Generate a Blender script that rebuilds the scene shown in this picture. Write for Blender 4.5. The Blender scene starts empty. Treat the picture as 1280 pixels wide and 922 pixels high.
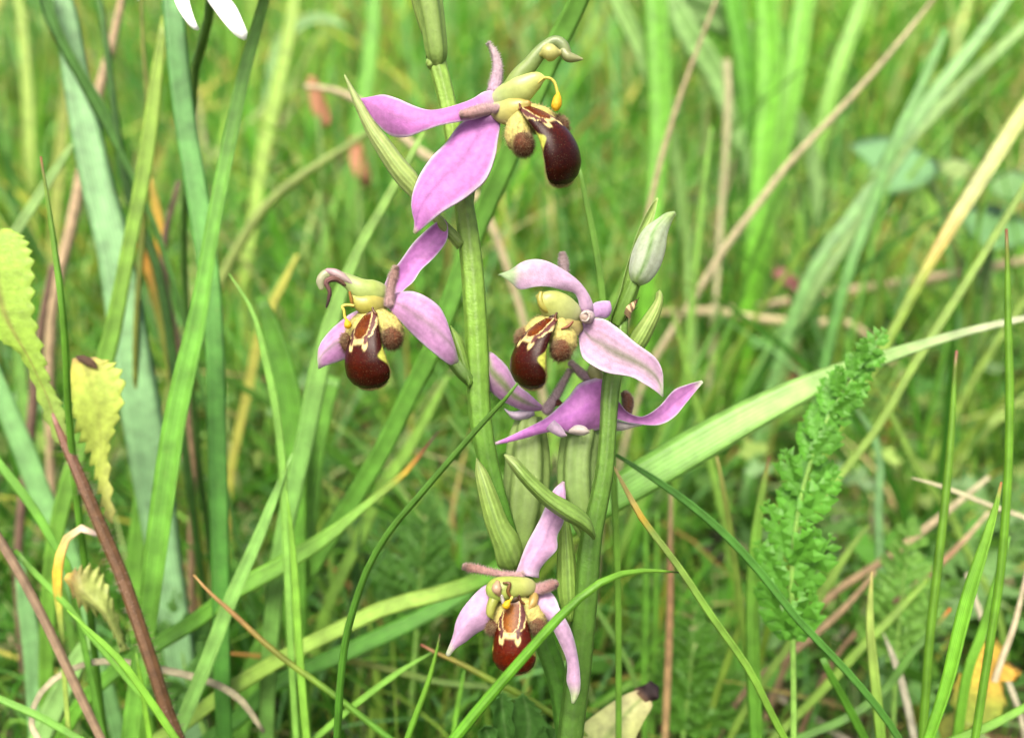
import bpy, math, random
import numpy as np
from mathutils import Vector

random.seed(7)
rng = np.random.default_rng(11)
sc = bpy.context.scene
COL = sc.collection

# ------------------------------------------------------------------ camera
CAM_H, PITCH, HFOV = 0.18, math.radians(20.0), math.radians(58.0)
FPX = 640.0 / math.tan(HFOV / 2)
cam_d = bpy.data.cameras.new("camera")
cam = bpy.data.objects.new("camera", cam_d)
COL.objects.link(cam)
cam.location = (0, 0, CAM_H)
cam.rotation_euler = (math.pi / 2 - PITCH, 0, 0)
cam_d.sensor_width = 36.0
cam_d.angle = HFOV
cam_d.clip_start = 0.005
cam_d.clip_end = 1000
cam_d.dof.use_dof = True
cam_d.dof.focus_distance = 0.1235
cam_d.dof.aperture_fstop = cam_d.lens / 2.1        # aperture about 2.1 mm across, as a phone's
sc.camera = cam

# ------------------------------------------------------------------ light
SUN_EL, SUN_AZ = math.radians(60), math.radians(-162)
w = bpy.data.worlds.new("World")
sc.world = w
w.use_nodes = True
nt = w.node_tree
bg = nt.nodes["Background"]
sky = nt.nodes.new("ShaderNodeTexSky")
sky.sky_type = 'NISHITA'
sky.sun_disc = False
sky.sun_elevation = SUN_EL
sky.sun_rotation = SUN_AZ
sky.dust_density = 8.0
sky.air_density = 0.75
sky.ozone_density = 0.2
nt.links.new(sky.outputs[0], bg.inputs[0])
bg.inputs[1].default_value = 0.085
sun_d = bpy.data.lights.new("sun", 'SUN')
sun_d.energy = 1.5
sun_d.angle = math.radians(28)
sun_d.color = (1.0, 0.94, 0.82)
sun = bpy.data.objects.new("sun", sun_d)
COL.objects.link(sun)
sdir = Vector((math.sin(SUN_AZ) * math.cos(SUN_EL), math.cos(SUN_AZ) * math.cos(SUN_EL), math.sin(SUN_EL)))
sun.rotation_euler = sdir.to_track_quat('Z', 'Y').to_euler()
sun.location = (0, 0, 3)
sc.view_settings.view_transform = 'Standard'
sc.view_settings.look = 'None'
sc.view_settings.gamma = 1.0
sc.view_settings.use_curve_mapping = False
sc.view_settings.exposure = 2.2
sc.cycles.max_bounces = 6
sc.cycles.diffuse_bounces = 3
sc.cycles.transmission_bounces = 6
sc.cycles.use_denoising = True

# ------------------------------------------------------------------ pixel -> world
CAMP = np.array([0.0, 0.0, CAM_H])
FWD = np.array([0, math.cos(PITCH), -math.sin(PITCH)])
UP = np.array([0, math.sin(PITCH), math.cos(PITCH)])
RT = np.array([1.0, 0, 0])
PXM = 1.0 / FPX


def W(x, y, d):
    dm = CAM_H / max(1e-6, (math.sin(PITCH) + (y - 461) / FPX * math.cos(PITCH))) if y > 120 else 1e9
    d = min(d, dm * 0.985)
    return CAMP + d * (FWD + (x - 640) / FPX * RT - (y - 461) / FPX * UP)


def cam_vec(x, y, z):                    # right, up, towards the camera
    v = RT * x + UP * y - FWD * z
    return v / np.linalg.norm(v)


def unit(v):
    n = np.linalg.norm(v)
    return v / n if n > 1e-12 else v


def lin(c):
    c = np.asarray(c, float) / 255.0
    return np.where(c <= 0.04045, c / 12.92, ((c + 0.055) / 1.055) ** 2.4)


KK = 0.47


def C(*rgb):
    return lin(rgb) * KK


def catmull(P, n):
    P = np.asarray(P, float)
    if len(P) == 2:
        t = np.linspace(0, 1, n)[:, None]
        return P[0] * (1 - t) + P[1] * t
    Q = np.vstack([2 * P[0] - P[1], P, 2 * P[-1] - P[-2]])
    seg = np.linalg.norm(np.diff(P[:, :2] if P.shape[1] < 4 else P[:, :3], axis=0), axis=1) + 1e-9
    cum = np.concatenate([[0], np.cumsum(seg)])
    s = np.linspace(0, cum[-1], n)
    i = np.clip(np.searchsorted(cum, s, 'right') - 1, 0, len(P) - 2)
    t = ((s - cum[i]) / seg[i])[:, None]
    p0, p1, p2, p3 = Q[i], Q[i + 1], Q[i + 2], Q[i + 3]
    return 0.5 * (2 * p1 + (p2 - p0) * t + (2 * p0 - 5 * p1 + 4 * p2 - p3) * t * t + (3 * p1 - p0 - 3 * p2 + p3) * t ** 3)


def interp(v, stops):
    """piecewise-linear stops [(v, value-array)...]"""
    xs = [s[0] for s in stops]
    ys = np.array([s[1] for s in stops], float)
    v = np.asarray(v, float)
    if ys.ndim == 1:
        return np.interp(v, xs, ys)
    return np.stack([np.interp(v, xs, ys[:, k]) for k in range(ys.shape[1])], -1)


def sm(a, b, x):
    t = np.clip((x - a) / (b - a), 0, 1)
    return t * t * (3 - 2 * t)


# ------------------------------------------------------------------ materials
def new_mat(name):
    m = bpy.data.materials.new(name)
    m.use_nodes = True
    n = m.node_tree
    for x in list(n.nodes):
        n.nodes.remove(x)
    return m, n


def plant_mat(name, rough=0.45, trans=0.35, spec=0.4, stripes=0.0, nscale=900.0, namp=0.25, bump=0.3, bscale=4000.0,
              sheen=0.0, coat=0.0, stripe_n=9.0, tint=(1.0, 1.0, 0.85), speck=0.0):
    """surface with its own colour per point, mottled by noise, light shining through it"""
    m, n = new_mat(name)
    N, Lk = n.nodes, n.links
    at = N.new("ShaderNodeAttribute"); at.attribute_name = "Col"
    uv = N.new("ShaderNodeAttribute"); uv.attribute_name = "UVp"
    tc = N.new("ShaderNodeTexCoord")
    nz = N.new("ShaderNodeTexNoise"); nz.inputs["Scale"].default_value = nscale; nz.inputs["Detail"].default_value = 5
    Lk.new(tc.outputs["Object"], nz.inputs["Vector"])
    mr = N.new("ShaderNodeMapRange")
    mr.inputs[1].default_value = 0.3; mr.inputs[2].default_value = 0.7
    mr.inputs[3].default_value = 1 - namp; mr.inputs[4].default_value = 1 + namp
    Lk.new(nz.outputs[0], mr.inputs[0])
    fac = mr.outputs[0]
    hgt = None
    if stripes > 0:
        sx = N.new("ShaderNodeSeparateXYZ"); Lk.new(uv.outputs["Vector"], sx.inputs[0])
        mu = N.new("ShaderNodeMath"); mu.operation = 'MULTIPLY'; mu.inputs[1].default_value = stripe_n * 6.2832
        Lk.new(sx.outputs[0], mu.inputs[0])
        si = N.new("ShaderNodeMath"); si.operation = 'SINE'; Lk.new(mu.outputs[0], si.inputs[0])
        ma = N.new("ShaderNodeMath"); ma.operation = 'MULTIPLY_ADD'
        ma.inputs[1].default_value = stripes; ma.inputs[2].default_value = 1.0
        Lk.new(si.outputs[0], ma.inputs[0])
        pr = N.new("ShaderNodeMath"); pr.operation = 'MULTIPLY'
        Lk.new(fac, pr.inputs[0]); Lk.new(ma.outputs[0], pr.inputs[1])
        fac = pr.outputs[0]
        hgt = si.outputs[0]
    vm = N.new("ShaderNodeVectorMath"); vm.operation = 'SCALE'
    Lk.new(at.outputs["Color"], vm.inputs[0]); Lk.new(fac, vm.inputs["Scale"])
    colr = vm.outputs[0]
    if speck > 0:
        n2 = N.new("ShaderNodeTexNoise"); n2.inputs["Scale"].default_value = nscale * 3.1; n2.inputs["Detail"].default_value = 1
        Lk.new(tc.outputs["Object"], n2.inputs["Vector"])
        r2 = N.new("ShaderNodeMapRange"); r2.inputs[1].default_value = 0.66; r2.inputs[2].default_value = 0.72
        r2.inputs[3].default_value = 0; r2.inputs[4].default_value = speck
        Lk.new(n2.outputs[0], r2.inputs[0])
        mx2 = N.new("ShaderNodeMix"); mx2.data_type = 'RGBA'
        Lk.new(r2.outputs[0], mx2.inputs[0]); Lk.new(colr, mx2.inputs[6])
        mx2.inputs[7].default_value = (0.30, 0.24, 0.12, 1)
        colr = mx2.outputs[2]
    pb = N.new("ShaderNodeBsdfPrincipled")
    pb.inputs["Roughness"].default_value = rough
    pb.inputs["Specular IOR Level"].default_value = spec
    pb.inputs["Sheen Weight"].default_value = sheen
    pb.inputs["Coat Weight"].default_value = coat
    pb.inputs["Coat Roughness"].default_value = 0.25
    Lk.new(colr, pb.inputs["Base Color"])
    if bump > 0:
        bn = N.new("ShaderNodeTexNoise"); bn.inputs["Scale"].default_value = bscale; bn.inputs["Detail"].default_value = 3
        Lk.new(tc.outputs["Object"], bn.inputs["Vector"])
        h = bn.outputs[0]
        if hgt is not None:
            ad = N.new("ShaderNodeMath"); ad.operation = 'MULTIPLY_ADD'; ad.inputs[1].default_value = 0.5
            Lk.new(hgt, ad.inputs[0]); Lk.new(h, ad.inputs[2])
            h = ad.outputs[0]
        bp = N.new("ShaderNodeBump"); bp.inputs["Strength"].default_value = bump; bp.inputs["Distance"].default_value = 0.0002
        Lk.new(h, bp.inputs["Height"]); Lk.new(bp.outputs[0], pb.inputs["Normal"])
    out = N.new("ShaderNodeOutputMaterial")
    if trans > 0:
        tv = N.new("ShaderNodeVectorMath"); tv.operation = 'MULTIPLY'; tv.inputs[1].default_value = tint
        Lk.new(colr, tv.inputs[0])
        t2 = N.new("ShaderNodeVectorMath"); t2.operation = 'SCALE'; t2.inputs["Scale"].default_value = 1.5
        Lk.new(tv.outputs[0], t2.inputs[0])
        tb = N.new("ShaderNodeBsdfTranslucent"); Lk.new(t2.outputs[0], tb.inputs[0])
        mx = N.new("ShaderNodeMixShader"); mx.inputs[0].default_value = trans
        Lk.new(pb.outputs[0], mx.inputs[1]); Lk.new(tb.outputs[0], mx.inputs[2])
        Lk.new(mx.outputs[0], out.inputs[0])
    else:
        Lk.new(pb.outputs[0], out.inputs[0])
    return m


M = {}
M['grass'] = plant_mat("grass_green", 0.42, 0.32, 0.3, stripes=0.12, nscale=260, namp=0.26, speck=.04, bump=0.25, bscale=2500)
M['field'] = plant_mat("field_grass", 0.5, 0.34, 0.2, nscale=60, namp=0.25, bump=0.0)
M['dry'] = plant_mat("dry_straw", 0.7, 0.0, 0.2, stripes=0.12, nscale=500, namp=0.3, bump=0.4)
M['leaf'] = plant_mat("soft_leaf", 0.5, 0.32, 0.25, nscale=700, namp=0.22, bump=0.5, bscale=1800)
M['stem'] = plant_mat("stem_green", 0.42, 0.14, 0.4, stripes=0.07, nscale=700, namp=0.24, bump=0.45, bscale=3000, stripe_n=7, speck=.06)
M['bract'] = plant_mat("bract_green", 0.45, 0.28, 0.3, stripes=0.09, nscale=900, namp=0.14, bump=0.35, stripe_n=5)
M['petal'] = plant_mat("petal_lilac", 0.5, 0.34, 0.25, speck=.10, nscale=1300, namp=0.16, bump=0.45, bscale=5200, sheen=0.15, tint=(1, .92, 1))
M['horn'] = plant_mat("petal_fuzzy", 0.7, 0.25, 0.15, nscale=2500, namp=0.25, bump=0.6, bscale=6000, sheen=0.08, tint=(1, 1, 1))
M['lip'] = plant_mat("lip_velvet", 0.2, 0.0, 0.13, nscale=2200, namp=0.3, bump=0.25, bscale=9000, speck=0.16)
M['lobe'] = plant_mat("lobe_fur", 0.8, 0.1, 0.2, nscale=2500, namp=0.3, bump=0.6, bscale=6000)
M['column'] = plant_mat("column_waxy", 0.34, 0.36, 0.45, nscale=900, namp=0.12, bump=0.25, bscale=4000)
M['pollen'] = plant_mat("pollen_yellow", 0.5, 0.2, 0.3, nscale=3000, namp=0.2, bump=0.6, bscale=7000, tint=(1, 1, 1))
M['white'] = plant_mat("daisy_white", 0.5, 0.3, 0.3, stripes=0.03, nscale=600, namp=0.04, bump=0.2, tint=(1, 1, 1), stripe_n=4)


# ------------------------------------------------------------------ mesh plumbing
class MB:
    def __init__(s):
        s.v, s.f, s.c, s.u, s.n = [], [], [], [], 0

    def add(s, v, f, c, u=None):
        v = np.asarray(v, float).reshape(-1, 3)
        c = np.asarray(c, float)
        if c.ndim == 1:
            c = np.tile(c, (len(v), 1))
        if u is None:
            u = np.zeros((len(v), 2))
        s.v.append(v); s.c.append(c.reshape(-1, 3)); s.u.append(np.asarray(u, float).reshape(-1, 2))
        s.f.extend([tuple(int(i) + s.n for i in q) for q in f])
        s.n += len(v)

    def build(s, name, mat, parent=None, origin=None, smooth=True):
        v = np.vstack(s.v); c = np.vstack(s.c); u = np.vstack(s.u)
        if origin is None:
            origin = v[np.argmin(v[:, 2])]
        o0 = np.asarray(origin, float)
        me = bpy.data.meshes.new(name)
        me.from_pydata((v - o0).tolist(), [], s.f)
        a = me.attributes.new("Col", 'FLOAT_COLOR', 'POINT')
        a.data.foreach_set("color", np.hstack([c, np.ones((len(c), 1))]).astype(np.float32).ravel())
        a = me.attributes.new("UVp", 'FLOAT2', 'POINT')
        a.data.foreach_set("vector", u.astype(np.float32).ravel())
        if smooth:
            me.polygons.foreach_set("use_smooth", np.ones(len(me.polygons), bool))
        me.materials.append(mat)
        me.update()
        ob = bpy.data.objects.new(name, me)
        COL.objects.link(ob)
        if parent is not None:
            ob.parent = parent
            po = np.array(parent["_o"])
            ob.location = o0 - po
        else:
            ob.location = o0
        ob["_o"] = [float(x) for x in o0]
        return ob


def thing(name, label, cat, origin, group=None):
    o = bpy.data.objects.new(name, None)
    o.empty_display_size = 0.01
    COL.objects.link(o)
    o.location = [float(x) for x in origin]
    o["_o"] = [float(x) for x in origin]
    return tag(o, label, cat, group)


def tag(o, label=None, cat=None, group=None, kind=None):
    if label: o["label"] = label
    if cat: o["category"] = cat
    if group: o["group"] = group
    if kind: o["kind"] = kind
    return o


def loft(mb, rings, cols, us=None, cap=True):
    rings = np.asarray(rings); nv, m, _ = rings.shape
    F = []
    for i in range(nv - 1):
        a, b = i * m, (i + 1) * m
        for j in range(m):
            k = (j + 1) % m
            F.append((a + j, a + k, b + k, b + j))
    if cap:
        F.append(tuple(range(m - 1, -1, -1)))
        F.append(tuple((nv - 1) * m + j for j in range(m)))
    c = np.asarray(cols, float)
    if c.ndim == 2:
        c = np.repeat(c[:, None, :], m, 1)
    if us is None:
        us = np.stack(np.meshgrid(np.arange(m) / m, np.linspace(0, 1, nv)), -1)
    mb.add(rings.reshape(-1, 3), F, c.reshape(-1, 3), us.reshape(-1, 2))


def frames(P):
    T = np.gradient(P, axis=0)
    T /= np.linalg.norm(T, axis=1)[:, None] + 1e-12
    V = CAMP - P
    V /= np.linalg.norm(V, axis=1)[:, None]
    Wd = np.cross(T, V)
    ln = np.linalg.norm(Wd, axis=1)
    Wd /= ln[:, None] + 1e-12
    for i in range(1, len(Wd)):          # keep it from flipping
        if np.dot(Wd[i], Wd[i - 1]) < 0 and ln[i] < 0.2:
            Wd[i] = -Wd[i]
    Nn = np.cross(Wd, T)
    return T, Wd, Nn


def tube(mb, path, rad, cols, m=14, n=None, flat=1.0, ribs=0, ribamp=0.0, noise=0.0, rnd=True):
    """path in px [(x,y,d)], rad px list, lofted round tube"""
    P0 = np.array([W(*p) for p in path])
    R0 = np.array([r * p[2] * PXM for r, p in zip(rad, path)])
    n = n or max(8, 5 * len(path))
    A = catmull(np.hstack([P0, R0[:, None]]), n)
    P, R = A[:, :3], np.maximum(A[:, 3], 1e-6)
    if rnd:                               # close both ends as domes
        e = np.linspace(0, 1, 6)[:-1]
        c_, s_ = np.cos(e * math.pi / 2), np.sin(e * math.pi / 2)
        t0, t1 = unit(P[0] - P[1]), unit(P[-1] - P[-2])
        P = np.vstack([P[0] + t0 * (R[0] * c_ * .8)[:, None], P, P[-1] + t1 * (R[-1] * c_[::-1] * .8)[:, None]])
        R = np.concatenate([np.maximum(R[0] * s_, R[0] * .05), R, np.maximum(R[-1] * s_[::-1], R[-1] * .05)])
    tube3(mb, P, R, cols, m, flat, ribs, ribamp, noise)


def tube3(mb, P, R, cols, m=14, flat=1.0, ribs=0, ribamp=0.0, noise=0.0):
    T, Wd, Nn = frames(P)
    th = np.linspace(0, 2 * math.pi, m, endpoint=False)
    rr = 1 + ribamp * np.cos(ribs * th) if ribs else np.ones(m)
    if noise:
        rr = rr[None, :] * (1 + noise * rng.normal(size=(len(P), m)))
    else:
        rr = np.tile(rr, (len(P), 1))
    ring = P[:, None, :] + (R[:, None] * rr)[:, :, None] * (np.cos(th)[None, :, None] * Wd[:, None, :] + flat * np.sin(th)[None, :, None] * Nn[:, None, :])
    v = np.linspace(0, 1, len(P))
    c = interp(v, cols) if isinstance(cols, list) else np.tile(cols, (len(P), 1))
    loft(mb, ring, c)


SEC_A = np.array([-1, -.55, 0, .55, 1, .55, 0, -.55])


def blade3(mb, P, hw, cols, twist=0.0, fold=0.35, th=0.00012, twist1=None):
    T, Wd, Nn = frames(P)
    n = len(P)
    tw = np.linspace(twist, twist if twist1 is None else twist1, n)
    ca, sa = np.cos(tw)[:, None], np.sin(tw)[:, None]
    W2 = Wd * ca + Nn * sa
    N2 = -Wd * sa + Nn * ca
    b = np.abs(SEC_A) ** 1.3 * fold
    side = np.array([0, 1, 1, 1, 0, -1, -1, -1]) * 0.5
    ring = P[:, None, :] + hw[:, None, None] * (SEC_A[None, :, None] * W2[:, None, :] + b[None, :, None] * N2[:, None, :]) \
        + (th * side)[None, :, None] * N2[:, None, :]
    v = np.linspace(0, 1, n)
    c = interp(v, cols) if isinstance(cols, list) else np.tile(cols, (n, 1))
    c = np.repeat(c[:, None, :], 8, 1)
    c = c * np.array([1.06, 1, 1.12, 1, 1.06, 1, 1, 1])[None, :, None]
    us = np.stack(np.broadcast_arrays(((SEC_A + 1) / 2)[None, :], v[:, None]), -1)
    loft(mb, ring, c, us)


def to_ground(P, spread=0.45):
    """continue a path from its last point down to the soil"""
    p = P[-1]; t = unit(P[-1] - P[-2])
    z = p[2]
    if z < 0.002:
        return P
    h = t.copy(); h[2] = 0
    a = p + t * min(z * 0.35, 0.03)
    if a[2] < z * 0.2: a[2] = z * 0.5
    g = np.array([a[0] + h[0] * z * spread * .6, a[1] + h[1] * z * spread * .6, -0.003])
    mid = (a + g) / 2 + np.array([h[0], h[1], 0]) * z * 0.05
    return np.vstack([P, a, mid, g])


def blade(label, pts, d, hw, col, kind='blade', twist=0.25, fold=0.3, name='grass_shoot', cat='grass blade', ground=True,
          mat=None, n=48, group=None, twist1=None, spread=0.45):
    """pts px tip -> base, d depth or (tip, base), hw half width px (number or list, tip -> base), col or stops tip -> base"""
    k = len(pts)
    ds = np.full(k, d) if np.isscalar(d) else np.interp(np.linspace(0, 1, k), np.linspace(0, 1, len(d)), d)
    P = np.array([W(x, y, dd) for (x, y), dd in zip(pts, ds)])
    vis = np.sum(np.linalg.norm(np.diff(P, axis=0), axis=1))
    if ground:
        P = to_ground(P, spread)
    cum = np.concatenate([[0], np.cumsum(np.linalg.norm(np.diff(P, axis=0), axis=1))])
    tot = cum[-1]
    if np.isscalar(hw):
        hwl = [hw * 0.08, hw * 0.75, hw] + [hw] * 3 if kind == 'blade' else [hw * .55, hw * .8, hw, hw]
        if kind == 'open': hwl = [hw, hw]
    else:
        hwl = hw
    hv = np.interp(np.linspace(0, 1, 40), np.linspace(0, 1, len(hwl)), hwl)
    Q = catmull(np.hstack([P, cum[:, None]]), n)
    sv = np.clip(Q[:, 3] / vis, 0, 1)
    H = np.interp(sv, np.linspace(0, 1, 40), hv) * np.interp(sv, np.linspace(0, 1, k), ds) * PXM
    ext = np.clip((Q[:, 3] - vis) / max(tot - vis, 1e-6), 0, 1)
    H *= 1 - 0.35 * ext
    H = np.maximum(H, 2e-5)
    if isinstance(col, list):
        stops = [(a * vis / tot, c) for a, c in col]
    else:
        stops = col
    mb = MB()
    Q3 = Q[::-1, :3]
    if isinstance(stops, list):
        stops = sorted([(1 - a, c) for a, c in stops], key=lambda q: q[0])
    if kind == 'round':
        tube3(mb, Q3, H[::-1], stops, m=10)
    else:
        t1 = twist if twist1 is None else twist1
        blade3(mb, Q3, H[::-1] / max(0.6, math.cos(min(abs(twist), 1.0))), stops, twist=t1, fold=fold, twist1=twist)
    o = mb.build(name, mat or M['grass'], origin=Q3[0])
    return tag(o, label, cat, group)


def petal(mb, L, R, dep, colf, bulge=0.0, nu=9, nv=26, th=0.00035, dl=0.0, dr=0.0, ruffle=0.0, teeth=0, tamp=0.0, keel=0.0, curl=0.0):
    """closed shell between two traced edges (px, base -> tip); dep = depths base..tip (m); dl/dr = extra depth of the
    edges (m, + away); bulge = how far the middle stands towards the camera (m)"""
    def edge(E, off):
        k = len(E)
        ds = np.interp(np.linspace(0, 1, k), np.linspace(0, 1, len(dep)), dep)
        prof = np.sin(np.linspace(0, 1, k) * math.pi) ** 0.6
        return catmull(np.array([W(x, y, d + off * p) for (x, y), d, p in zip(E, ds, prof)]), nv)
    EL, ER = edge(L, dl), edge(R, dr)
    v = np.linspace(0, 1, nv)
    if teeth:
        out = EL - ER
        out /= np.linalg.norm(out, axis=1)[:, None] + 1e-9
        saw = ((v * teeth) % 1.0)
        saw = np.where(saw < .3, saw / .3, (1 - saw) / .7) * np.sin(np.clip(v * 1.1, 0, 1) * math.pi) ** .3
        tl, tr = out * (tamp * saw)[:, None], -out * (tamp * np.roll(saw, 2))[:, None]
    nu += 4
    u = np.linspace(0, 1, nu)
    u = .55 * u + .45 * .5 * (1 - np.cos(math.pi * u))
    u[1], u[-2] = .018, .982
    G = EL[:, None, :] * (1 - u)[None, :, None] + ER[:, None, :] * u[None, :, None]
    if teeth:
        for k_, f_ in ((0, 1), (1, .95), (2, .25)):
            G[:, k_] += tl * f_
            G[:, -1 - k_] += tr * f_
    dv = np.gradient(G, axis=0); du = np.gradient(G, axis=1)
    Nn = np.cross(dv, du)
    Nn /= np.linalg.norm(Nn, axis=2)[:, :, None] + 1e-12
    view = CAMP - G
    sgn = np.sign(np.sum(Nn * view, axis=2).mean())
    Nn *= sgn
    wid = np.linalg.norm(EL - ER, axis=1)
    prof = (1 - (2 * u - 1) ** 2)
    env = wid / wid.max()
    kk = keel * np.exp(-((u - .5) / .07) ** 2)
    off = bulge * prof[None, :] * env[:, None] + kk[None, :] * env[:, None]
    if ruffle:
        ph = rng.uniform(0, 6, 4)
        rf = np.sin(v * 9 + ph[0])[:, None] * (1 - u)[None, :] ** 3 + np.sin(v * 11 + ph[1])[:, None] * u[None, :] ** 3 + .4 * np.sin(v * 5 + ph[2])[:, None] * np.sin(u * 5 + ph[3])[None, :]
        off = off + ruffle * rf * env[:, None]
    tt = th * np.sqrt(np.maximum(0, 1 - np.abs(2 * u - 1) ** 2)) * 0.5
    A = G + Nn * (off + tt[None, :])[:, :, None]
    B = G + Nn * (off - tt[None, :])[:, :, None]
    ring = np.concatenate([A, B[:, -2:0:-1]], axis=1)
    uu = np.concatenate([u, u[-2:0:-1]])
    UV = np.stack(np.broadcast_arrays(uu[None, :], v[:, None]), -1)
    c = colf(UV[..., 0], UV[..., 1])
    loft(mb, ring, c, UV)
    return A


def mixc(a, b, t):
    t = np.asarray(t)[..., None]
    return np.asarray(a) * (1 - t) + np.asarray(b) * t


def petal_col(main, tip=(200, 225, 180), tipv=0.86, vein=(150, 120, 150), vs=0.4, rim=(244, 232, 248), rs=0.85, base=None, bv=0.15, green=None, gs=0.0, gv=0.5):
    def f(u, v):
        e = np.abs(2 * u - 1)
        c = np.broadcast_to(C(*main), u.shape + (3,)).copy()
        if green is not None:
            c = mixc(c, C(*green), gs * np.exp(-((u - .5) / .16) ** 2) * sm(gv - .3, gv + .3, v))
        c = mixc(c, C(*vein), vs * np.exp(-((u - .5) / .05) ** 2))
        c = mixc(c, C(*vein), .38 * vs * (np.sin(u * 44 + 3 * v) * .5 + .5) ** 4)
        c = mixc(c, C(*vein), .18 * sm(.35, .9, np.sin(u * 9 + v * 13 + main[1]) * np.sin(v * 21 - u * 6)))
        c = mixc(c, C(*rim), rs * sm(.82, .94, e))
        if base is not None:
            c = mixc(c, C(*base), 1 - sm(0, bv, v))
        c = mixc(c, C(*tip), sm(tipv, min(1, tipv + .12), v))
        return c
    return f


def solid_col(*stops, rim=None, vein=None):
    def f(u, v):
        c = interp(v, [(a, C(*k)) for a, k in stops]) if len(stops) > 1 else np.broadcast_to(C(*stops[0][1]), u.shape + (3,)).copy()
        if vein: c = mixc(c, C(*vein), .6 * np.exp(-((u - .5) / .045) ** 2))
        if rim: c = mixc(c, C(*rim), sm(.7, 1, np.abs(2 * u - 1)))
        return c
    return f


def hairs(mb, roots, dirs, length, rad, col, tipcol=None):
    """many short tapering hairs (three-sided)"""
    V, F, Cc = [], [], []
    n = len(roots)
    d = dirs / (np.linalg.norm(dirs, axis=1)[:, None] + 1e-9)
    a = np.cross(d, [0.3, 0.8, 0.52]); a /= np.linalg.norm(a, axis=1)[:, None] + 1e-9
    b = np.cross(d, a)
    ln = length * rng.uniform(.6, 1.2, n)
    for k in range(3):
        t = 2.094 * k
        V.append(roots + rad * (math.cos(t) * a + math.sin(t) * b))
    V.append(roots + d * ln[:, None])
    V = np.stack(V, 1)
    base = np.arange(n) * 4
    for q in ((0, 1, 3), (1, 2, 3), (2, 0, 3)):
        F.append(np.stack([base + q[0], base + q[1], base + q[2]], 1))
    F = np.concatenate(F)
    c = np.asarray(col, float)
    if c.ndim == 1: c = np.tile(c, (n, 1))
    tc = c if tipcol is None else np.broadcast_to(tipcol, (n, 3))
    cc = np.stack([c, c, c, tc], 1)
    mb.add(V.reshape(-1, 3), F, cc.reshape(-1, 3))


def ellipsoid(mb, cen, ax, colf, nu=20, nv=12):
    """ax: 3x3 rows = semi axes"""
    th = np.linspace(0, 2 * math.pi, nu, endpoint=False)
    ph = np.linspace(0.06, math.pi - 0.06, nv)
    D = np.stack([np.sin(ph)[:, None] * np.cos(th)[None, :], np.sin(ph)[:, None] * np.sin(th)[None, :], np.broadcast_to(np.cos(ph)[:, None], (nv, nu))], -1)
    ring = cen + D @ np.asarray(ax)
    loft(mb, ring, colf(D))
    return ring.reshape(-1, 3), (D @ np.asarray(ax)).reshape(-1, 3)


# ================================================================== the ground
def soil_mat():
    m, n = new_mat("soil_and_litter")
    N, Lk = n.nodes, n.links
    tc = N.new("ShaderNodeTexCoord")
    a = N.new("ShaderNodeTexNoise"); a.inputs["Scale"].default_value = 45; a.inputs["Detail"].default_value = 8
    b = N.new("ShaderNodeTexNoise"); b.inputs["Scale"].default_value = 6; b.inputs["Detail"].default_value = 4
    Lk.new(tc.outputs["Object"], a.inputs["Vector"]); Lk.new(tc.outputs["Object"], b.inputs["Vector"])
    cr = N.new("ShaderNodeValToRGB")
    e = cr.color_ramp.elements
    e[0].position, e[0].color = 0.3, (0.022, 0.016, 0.009, 1)
    e[1].position, e[1].color = 0.72, (0.11, 0.09, 0.05, 1)
    k = e.new(0.5); k.color = (0.05, 0.045, 0.02, 1)
    Lk.new(a.outputs[0], cr.inputs[0])
    gr = N.new("ShaderNodeMix"); gr.data_type = 'RGBA'
    r = N.new("ShaderNodeMapRange"); r.inputs[1].default_value = .4; r.inputs[2].default_value = .6; r.inputs[4].default_value = .7
    Lk.new(b.outputs[0], r.inputs[0]); Lk.new(r.outputs[0], gr.inputs[0])
    Lk.new(cr.outputs[0], gr.inputs[6]); gr.inputs[7].default_value = (0.035, 0.06, 0.015, 1)
    pb = N.new("ShaderNodeBsdfPrincipled"); pb.inputs["Roughness"].default_value = .9
    Lk.new(gr.outputs[2], pb.inputs["Base Color"])
    bp = N.new("ShaderNodeBump"); bp.inputs["Strength"].default_value = .8; bp.inputs["Distance"].default_value = .004
    Lk.new(a.outputs[0], bp.inputs["Height"]); Lk.new(bp.outputs[0], pb.inputs["Normal"])
    out = N.new("ShaderNodeOutputMaterial"); Lk.new(pb.outputs[0], out.inputs[0])
    return m


def make_ground():
    xs = np.concatenate([-np.geomspace(300, 0.9, 14), np.linspace(-.8, .8, 60), np.geomspace(.9, 300, 14)])
    ys = np.concatenate([-np.geomspace(300, 0.3, 10), np.linspace(-.25, 1.6, 70), np.geomspace(1.7, 300, 16)])
    X, Y = np.meshgrid(xs, ys)
    near = np.exp(-((X / 1.2) ** 2 + ((Y - .5) / 1.2) ** 2))
    Z = near * (0.004 * np.sin(X * 23 + 1) * np.sin(Y * 19) + 0.003 * np.sin(X * 61) * np.cos(Y * 53 + 2)) - 0.004
    nx, ny = len(xs), len(ys)
    F = [(j * nx + i, j * nx + i + 1, (j + 1) * nx + i + 1, (j + 1) * nx + i) for j in range(ny - 1) for i in range(nx - 1)]
    mb = MB(); mb.add(np.stack([X, Y, Z], -1).reshape(-1, 3), F, C(80, 70, 45))
    o = mb.build("ground", soil_mat(), origin=(0, 0, 0))
    tag(o, "dark meadow soil and litter under the grass", None, kind="structure")


make_ground()

# ================================================================== the sward behind (uncountable)
GREENS = np.array([C(86, 152, 44), C(112, 178, 60), C(146, 198, 84), C(76, 140, 44), C(152, 190, 76), C(128, 188, 108), C(104, 172, 50)])


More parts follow.
